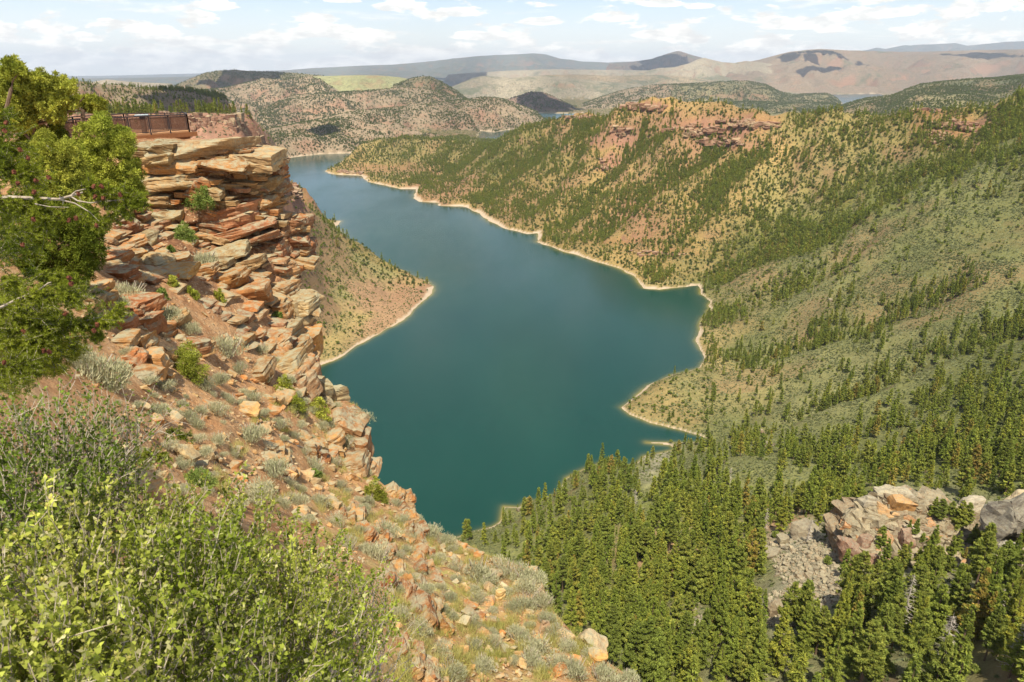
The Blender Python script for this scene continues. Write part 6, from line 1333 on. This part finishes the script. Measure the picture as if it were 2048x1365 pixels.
spray([(-80,600,0),(0,620,0),(60,640,0),(110,660,0)], 6.4, 90, 36, (.2,0,-.2)); spray([(30,600,0),(80,590,0),(120,590,0),(140,600,0)], 6.2, 44, 28, (.3,0,0)); spray([(100,565,0),(130,562,0),(140,556,0)], 6.2, 18, 20, (.4,0,.1)); spray([(110,648,0),(160,650,0),(205,645,0),(235,620,0)], 6.4, 64, 26, (.25,0,-.2)); spray([(180,660,0),(195,675,0)], 6.4, 12, 20, (.1,0,-.5)); spray([(-60,680,0),(30,690,0),(90,690,0)], 6.3, 70, 34, (.2,0,-.2)); spray([(0,560,0),(20,570,0)], 6.4, 12, 26, (.2,0,0)); spray([(-60,730,0),(20,730,0),(60,730,0)], 6, 36, 32, (.2,0,-.3))
spray([(200,920,0),(240,915,0),(290,920,0)], 6.8, 26, 34, (.2,0,-.1)); spray([(290,905,0),(320,915,0)], 6.8, 14, 28, (.3,0,0)); spray([(330,860,0),(350,868,0),(370,875,0)], 6.9, 12, 20, (.2,0,-.1)); limb([(240,915,0),(280,890,0),(320,862,0),(340,850,0)], 6.8, .010); limb([(320,862,0),(345,872,0),(370,868,0)], 6.8, .005); limb([(300,876,0),(330,850,0),(350,842,0),(385,850,0)], 6.8, .005); limb([(120,980,0),(180,940,0),(240,915,0)], 6.7, .014)
for (u, v, du, dv, n, Y) in ((20,330,60,60,60,7.6),(30,430,60,60,60,7.4),(20,500,50,50,50,7.2),(40,650,60,50,70,6.6),(60,720,60,30,80,6.4),(90,600,60,30,70,6.7),(120,660,60,24,60,6.6),(10,680,40,60,80,6.3),(60,560,60,20,40,7),(170,640,30,24,30,6.5),(20,760,50,40,50,6.2),(150,690,40,20,22,6.5),(0,590,30,30,24,6.6),(10,270,24,30,24,7.8),(60,610,70,24,80,7.2),(150,590,40,20,40,7.0),(40,400,60,60,80,8),(30,470,60,60,80,8)):
    for k in range(n):
        p0 = P(u + r.normal(0, du * .5), v + r.normal(0, dv * .5), Y + r.uniform(-.4, .8)); d = unit(r.normal(size=3) * .7 + (.5, 0, .1)); twig(p0 - nc_b, d, r.uniform(.06, .2)); twig(p0 - nc_b, unit(d + r.normal(0, .6, 3)), r.uniform(.05, .12))
nm_.build('needles', M_NEED, parent=NC); wd_.build('branches', M_TWIG, parent=NC)
for k, (u, v, Y) in enumerate([(35,367,7),(97,355,7),(203,373,7),(187,374,7),(190,394,7),(206,397,7),(240,390,7),(152,437,6.9),(138,441,6.9),(67,439,6.9),(45,490,6.9),(193,452,6.9),(68,385,7),(12,246,7.4),(10,262,7.4),(40,300,7.2),(56,316,7.2),(28,345,7.2),(72,362,7),(142,568,6.1),(138,556,6.1),(130,628,6.3),(194,650,6.3),(188,662,6.3),(144,672,6.3),(48,663,6.3),(88,702,6.2),(8,726,6),(98,704,6.2),(156,388,7)]):
    V, F = rock((.026, .026, .042), 4, 800 + k, cuts=2, rough=.18); V = rot_xyz(V, r.normal(0, .5), r.normal(0, .5), 0); mb = MB(); mb.add(V + P(u, v, Y - .12) - nc_b, F, 0)
    n = 40; d = unit(r.normal(size=(n, 3))); V, F = leaf_tris(P(u, v, Y - .12) - nc_b + d * (.010, .010, .018), d, .012, .011, r); mb.add(V, F, 0); mb.build('cone', M_CONE, parent=NC)

# ------------------------------------------------------------------ the broad-leaved bushes in front
def leafy(u, v, Y, R, nst, seed, label, leafy_=1.0, low=.75, rz_=.75, mat=None):
    r = np.random.RandomState(seed); c0 = P(u, v, Y); base = c0 - (0, 0, low); t = thing('leafy_bush', tuple(base), label, 'bush', 'leafy bushes filling the near corner')
    st = MB(); lf = MB()
    for i in range(nst):
        a = r.uniform(0, 6.28); q = math.sqrt(r.uniform(0, 1)); tip = np.array((math.cos(a) * R * q, math.sin(a) * R * q, low + (math.sqrt(max(0, 1 - q * q)) * rz_ * R - .3 * R) + r.normal(0, .07)))
        b0 = np.array((math.cos(a) * .12, math.sin(a) * .12, 0)) * r.uniform(0, 1); md = (b0 + tip) * .5 + r.normal(0, .06, 3) + np.array((0, 0, .06)); ptsb = [b0, (b0 + md) * .5 + r.normal(0, .02, 3), md, (md + tip) * .5 + r.normal(0, .025, 3), tip]
        st.add(*tube(ptsb, [.007, .006, .0045, .003, .0012], 4))
        sub = [(ptsb[2], ptsb[3]), (ptsb[3], ptsb[4])]; stv = r.uniform(.55, 1.3)
        for _ in range(r.randint(2, 5)):
            k = r.randint(1, 4); p0 = ptsb[k] + (ptsb[k + 1] - ptsb[k]) * r.uniform(); d = unit(unit(tip - md) + r.normal(0, .55, 3) + (0, 0, .3)); e = p0 + d * r.uniform(.08, .24); st.add(*tube([p0, (p0 + e) / 2 + r.normal(0, .01, 3), e], [.003, .0024, .0012], 3)); sub.append((p0, e))
        for p0, p1 in sub:
            L = np.linalg.norm(p1 - p0); n = int(L / .0115 * leafy_) + (2 if leafy_ > .5 else 0)
            if n < 1: continue
            s_ = r.uniform(.1, 1.02, n)[:, None]; C = p0 + (p1 - p0) * s_; d = unit(p1 - p0); D = unit(r.normal(size=(n, 3)) * .9 + d * .6 + (0, 0, .25))
            V, F = leaf_tris(C, D, r.uniform(.018, .042, n), r.uniform(.014, .026, n), r, fold=True)
            tn = stv * r.uniform(.7, 1.2, n)[:, None] * np.where(r.uniform(0, 1, n)[:, None] < .16, np.array([[1.5, 1.3, 3.4]]), np.array([[1., 1., 1.]]))
            lf.add(V, F, 0, np.repeat(tn, 4, 0))
        n = 5; D = unit(r.normal(size=(n, 3)) * .5 + (0, 0, 1)); V, F = leaf_tris(np.tile(tip, (n, 1)), D, .022, .011, r, fold=True); lf.add(V, F, 0, np.tile(np.array((1.5, 1.25, 2.2)), (4 * n, 1)))
    lf.build('leaves', mat or M_LEAF, parent=t); st.build('stems', M_TWIG, parent=t)
BL = [(330,1190,2.9,.62,85,'leafy green bush in the middle of the near thicket, pale buds on top'),(90,1190,2.5,.55,80,'leafy green bush at the left edge of the near thicket'),(200,1340,2.15,.5,80,'leafy green bush at the bottom of the near thicket, grey stems showing'),(520,1210,3.4,.66,85,'leafy bush in the right half of the near thicket, below the orange slope'),(430,1350,2.5,.5,75,'leafy bush at the bottom centre of the near thicket'),(620,1335,3.3,.62,80,'leafy bush at the lower right of the near thicket beside pale dry twigs'),(650,1225,4.4,.58,75,'leafy bush at the right end of the near thicket against the stony slope'),(400,1075,4.0,.62,85,'topmost leafy bush of the near thicket, its shoots over bare dirt'),(230,1070,3.5,.6,70,'leafy bush high on the left of the near thicket'),(570,1130,4.6,.58,75,'leafy bush high on the right of the near thicket'),(40,1360,1.9,.42,60,'leafy bush in the very bottom corner of the near thicket')]
for k, (u, v, Y, R, n, lab) in enumerate(BL): leafy(u, v, Y, R, n, 600 + k, lab)
leafy(70, 900, 4.2, .75, 100, 650, 'twiggy half-bare bush with grey stems under the near conifer', .45, mat=M_LEAFD); leafy(190, 860, 4.8, .6, 60, 651, 'open bush of fine grey twigs with few leaves in front of the sagebrush', .25, mat=M_LEAFD); leafy(120, 980, 4.0, .6, 70, 655, 'half-leafed grey-stemmed bush behind the left edge of the thicket', .6, mat=M_LEAFD); leafy(20, 1010, 3.4, .6, 80, 652, 'dark twiggy bush at the left edge between the thicket and the near conifer', .9, mat=M_LEAFD); leafy(710, 1300, 4.8, .55, 70, 653, 'tangle of bare pale twigs at the right end of the near thicket', .12); leafy(720, 1175, 5.6, .4, 40, 654, 'small sparse twig bush behind the thicket', .4)
# fallen dry branches
for k, (pts, lab) in enumerate([([(320,660),(360,672),(400,680),(428,690)],'dry grey root lying across the ledge beside the sagebrush'),([(1035,1255),(1060,1290),(1090,1330)],'thin dry stick lying on the lower slope'),([(560,870),(590,890),(640,905)],'dry twig lying on bare orange dirt'),([(670,1080),(700,1110),(715,1130)],'dry dead branch lying above the thicket')]):
    b = gp(*pts[0])[0]; mb = MB(); q = [gp(*p)[0] + (0, -.1, .06) - b for p in pts]; mb.add(*tube(q, np.linspace(.03, .01, len(q)), 5)); o = mb.build('fallen_branch', M_DEAD); o.location = b; tag(o, lab, 'branch')

# ================================================================== VIEWING DECK
def plain(name, c, rough=.6, metal=0., alpha=1.0, noise=None):
    N = NT(name)
    N.color(N.mix(N.mr(N.noise(noise or 6, 5, N.scale(N.pos(), (1, 1, 3)), .7), .3, .7), tuple(x * .75 for x in c), tuple(min(1, x * 1.2) for x in c)))
    N.set(N.b, 'Roughness', rough); N.set(N.b, 'Metallic', metal); N.set(N.b, 'Alpha', alpha); return N.m
M_IRON = plain('dark_iron', (.045, .035, .035), .5); M_WOODD = plain('deck_wood', (.42, .22, .10), .75, noise=12); M_BEAM = plain('deck_beam', (.27, .115, .045), .75); M_SIGN = plain('sign_face', (.52, .60, .62), .35); M_STL = plain('sign_post', (.10, .075, .06), .6)
def mesh_screen():
    N = NT('woven_screen'); p = N.objpos(); N.color((.13, .065, .04)); s = N.n('SeparateXYZ'); N.l(p, s.inputs[0])
    def wv(x): return N.math('LESS_THAN', N.math('FRACT', N.math('MULTIPLY', x, 22.0)), .32)
    a = N.math('MAXIMUM', N.math('MAXIMUM', wv(s.outputs[2]), wv(s.outputs[0])), .42); N.set(N.b, 'Alpha', a); return N.m
M_SCR = mesh_screen()
zr, zf = H - 2.63, H - 3.70
A_, B_ = np.array((-26.3, 41.5)), np.array((-21.75, 48.0)); B2, C_, A2 = np.array((-22.6, 49.6)), np.array((-26.2, 48.4)), np.array((-27.6, 45.0))
dk = thing('viewing_deck', (A_[0], A_[1], zf), 'brown wooden viewing deck with dark iron railing and mesh panels on the cliff top', 'deck'); db = np.array((A_[0], A_[1], zf))
def prism(poly, z0, z1):
    n = len(poly); V = [(x, y, z0) for x, y in poly] + [(x, y, z1) for x, y in poly]; mb = MB()
    Fq = [(i, (i + 1) % n, n + (i + 1) % n, n + i) for i in range(n)]; mb.add(np.array(V) - db, np.array(Fq)); T = []
    for i in range(1, n - 1): T += [(0, i + 1, i), (n, n + i, n + i + 1)]
    mb.V.append(np.array(V) - db); mb.F[3].append(np.array(T) + mb.n); mb.M[3].append(np.zeros(len(T), int)); mb.C.append(np.ones((len(V), 3))); mb.n += len(V); return mb
prism([A_, B_, B2, C_, A2], zf - .05, zf).build('deck_floor', M_WOODD, parent=dk)
def bar(mb, p0, p1, w, h):
    p0, p1 = np.array(p0, float), np.array(p1, float); d = unit(p1 - p0); up = np.array((0, 0, 1.)) if abs(d[2]) < .9 else np.array((0, 1., 0)); s = unit(np.cross(d, up)); up = np.cross(s, d)
    V = [p + s * a * w / 2 + up * b * h / 2 for p in (p0, p1) for a, b in ((-1, -1), (1, -1), (1, 1), (-1, 1))]
    mb.add(np.array(V) - db, np.array([(0, 1, 2, 3), (7, 6, 5, 4), (0, 4, 5, 1), (1, 5, 6, 2), (2, 6, 7, 3), (3, 7, 4, 0)])); return mb
def z3(p, z): return (p[0], p[1], z)
ext = B_ + unit(B_ - A_) * .5
bar(MB(), z3(A_, zf - .20), z3(ext, zf - .20), .16, .28).build('edge_beam', M_BEAM, parent=dk)
bar(MB(), z3(A_ - (-.3, -.3), zf - .42), z3(B_ + (-.1, .1), zf - .42), .14, .18).build('support_beam', M_BEAM, parent=dk)
bar(MB(), z3(A_, zf - .18), z3(A2, zf - .18), .12, .25).build('edge_beam', M_BEAM, parent=dk)
for f in (.08, .42, .74, .98):
    q = A_ + (B_ - A_) * f + (-.35, .3); bar(MB(), z3(q, zf - 2.0), z3(q, zf - .5), .18, .18).build('support_post', M_STL, parent=dk)
def fence_run(p, q, n, screen=True):
    for i in range(n + 1):
        a = p + (q - p) * i / n; bar(MB(), z3(a, zf - .30), z3(a, zr), .07, .07).build('railing_post', M_IRON, parent=dk)
    bar(MB(), z3(p, zr + .02), z3(q, zr + .02), .09, .06).build('handrail', M_IRON, parent=dk)
    if not screen:
        bar(MB(), z3(p, zf + .12), z3(q, zf + .12), .04, .04).build('bottom_rail', M_IRON, parent=dk)
    for i in range(n):
        a, b = p + (q - p) * (i + .08) / n, p + (q - p) * (i + .92) / n; fr = MB(); z0, z1 = zf + .10, zr - .10
        for e in ((z3(a, z0), z3(b, z0)), (z3(a, z1), z3(b, z1)), (z3(a, z0), z3(a, z1)), (z3(b, z0), z3(b, z1))): bar(fr, e[0], e[1], .03, .035)
        fo = fr.build('panel_frame', M_IRON, parent=dk)
        V = np.array([z3(a, z0), z3(b, z0), z3(b, z1), z3(a, z1)]) - db; s = MB(); s.add(V, np.array([(0, 1, 2, 3)])); s.build('mesh_panel', M_SCR, parent=dk)
fence_run(A_, B_, 6); fence_run(B_, B2, 1); fence_run(B2, C_, 3); fence_run(C_, A2, 2); fence_run(A2, A_, 2)
sgp = P(289, 262, 46.2); st_ = thing('information_sign', tuple(sgp), 'tilted pale blue-grey reading panel on a brown post at the deck railing', 'sign'); db_old = db; db = np.array(sgp)
bar(MB(), (sgp[0], sgp[1], zf), (sgp[0], sgp[1], zr + .02), .26, .18).build('sign_post', M_STL, parent=st_)
bar(MB(), (sgp[0] - .36, sgp[1] - .15, zr + .06), (sgp[0] + .36, sgp[1] + .15, zr + .08), .42, .05).build('sign_panel', M_SIGN, parent=st_); st_.location = tuple(sgp)
bar(MB(), (sgp[0] - .39, sgp[1] - .16, zr + .03), (sgp[0] + .39, sgp[1] + .16, zr + .05), .46, .03).build('panel_rim', M_IRON, parent=st_); db = db_old

rc = thing('red_rim_cliff', tuple(P(460, 265, 705)), 'sheer dark red canyon-rim cliff with pines on top, seen past the end of the deck', 'cliff'); rb_ = np.array(rc.location); mb = MB(); r = np.random.RandomState(14)
ctop = lambda u: np.interp(u, [300, 470, 484, 500, 525, 545, 560, 575, 600], [233, 233, 241, 258, 283, 309, 333, 357, 408])
cY = lambda u: np.interp(u, [300, 470, 500, 545, 575, 600], [672, 712, 752, 832, 930, 1000])
for k in range(900):
    u = r.uniform(330, 572); a = ctop(u); dv_ = r.uniform() ** .8 * np.interp(u, [330, 480, 530, 572], [62, 66, 40, 30]); v = a + 4 + dv_; Y = cY(u) - dv_ * .22; m = mpp(v, Y)
    s = r.uniform(7, 20); tall = r.uniform(.6, 1.8) if dv_ < 46 else r.uniform(.25, .6); V, F = rock((s * m, 9, s * m * tall), 4, 9000 + k, cuts=6, slab=True, layers=.10, rough=.08)
    mb.add(V + P(u, v, Y + 2.5) - rb_, F, 0, np.array([(.26,.145,.10), (.31,.175,.12), (.22,.12,.085), (.34,.22,.14), (.38,.28,.18)][r.choice(5, p=[.3,.25,.2,.15,.1])]))
mb.build('cliff_face', M_CLIFF, parent=rc)
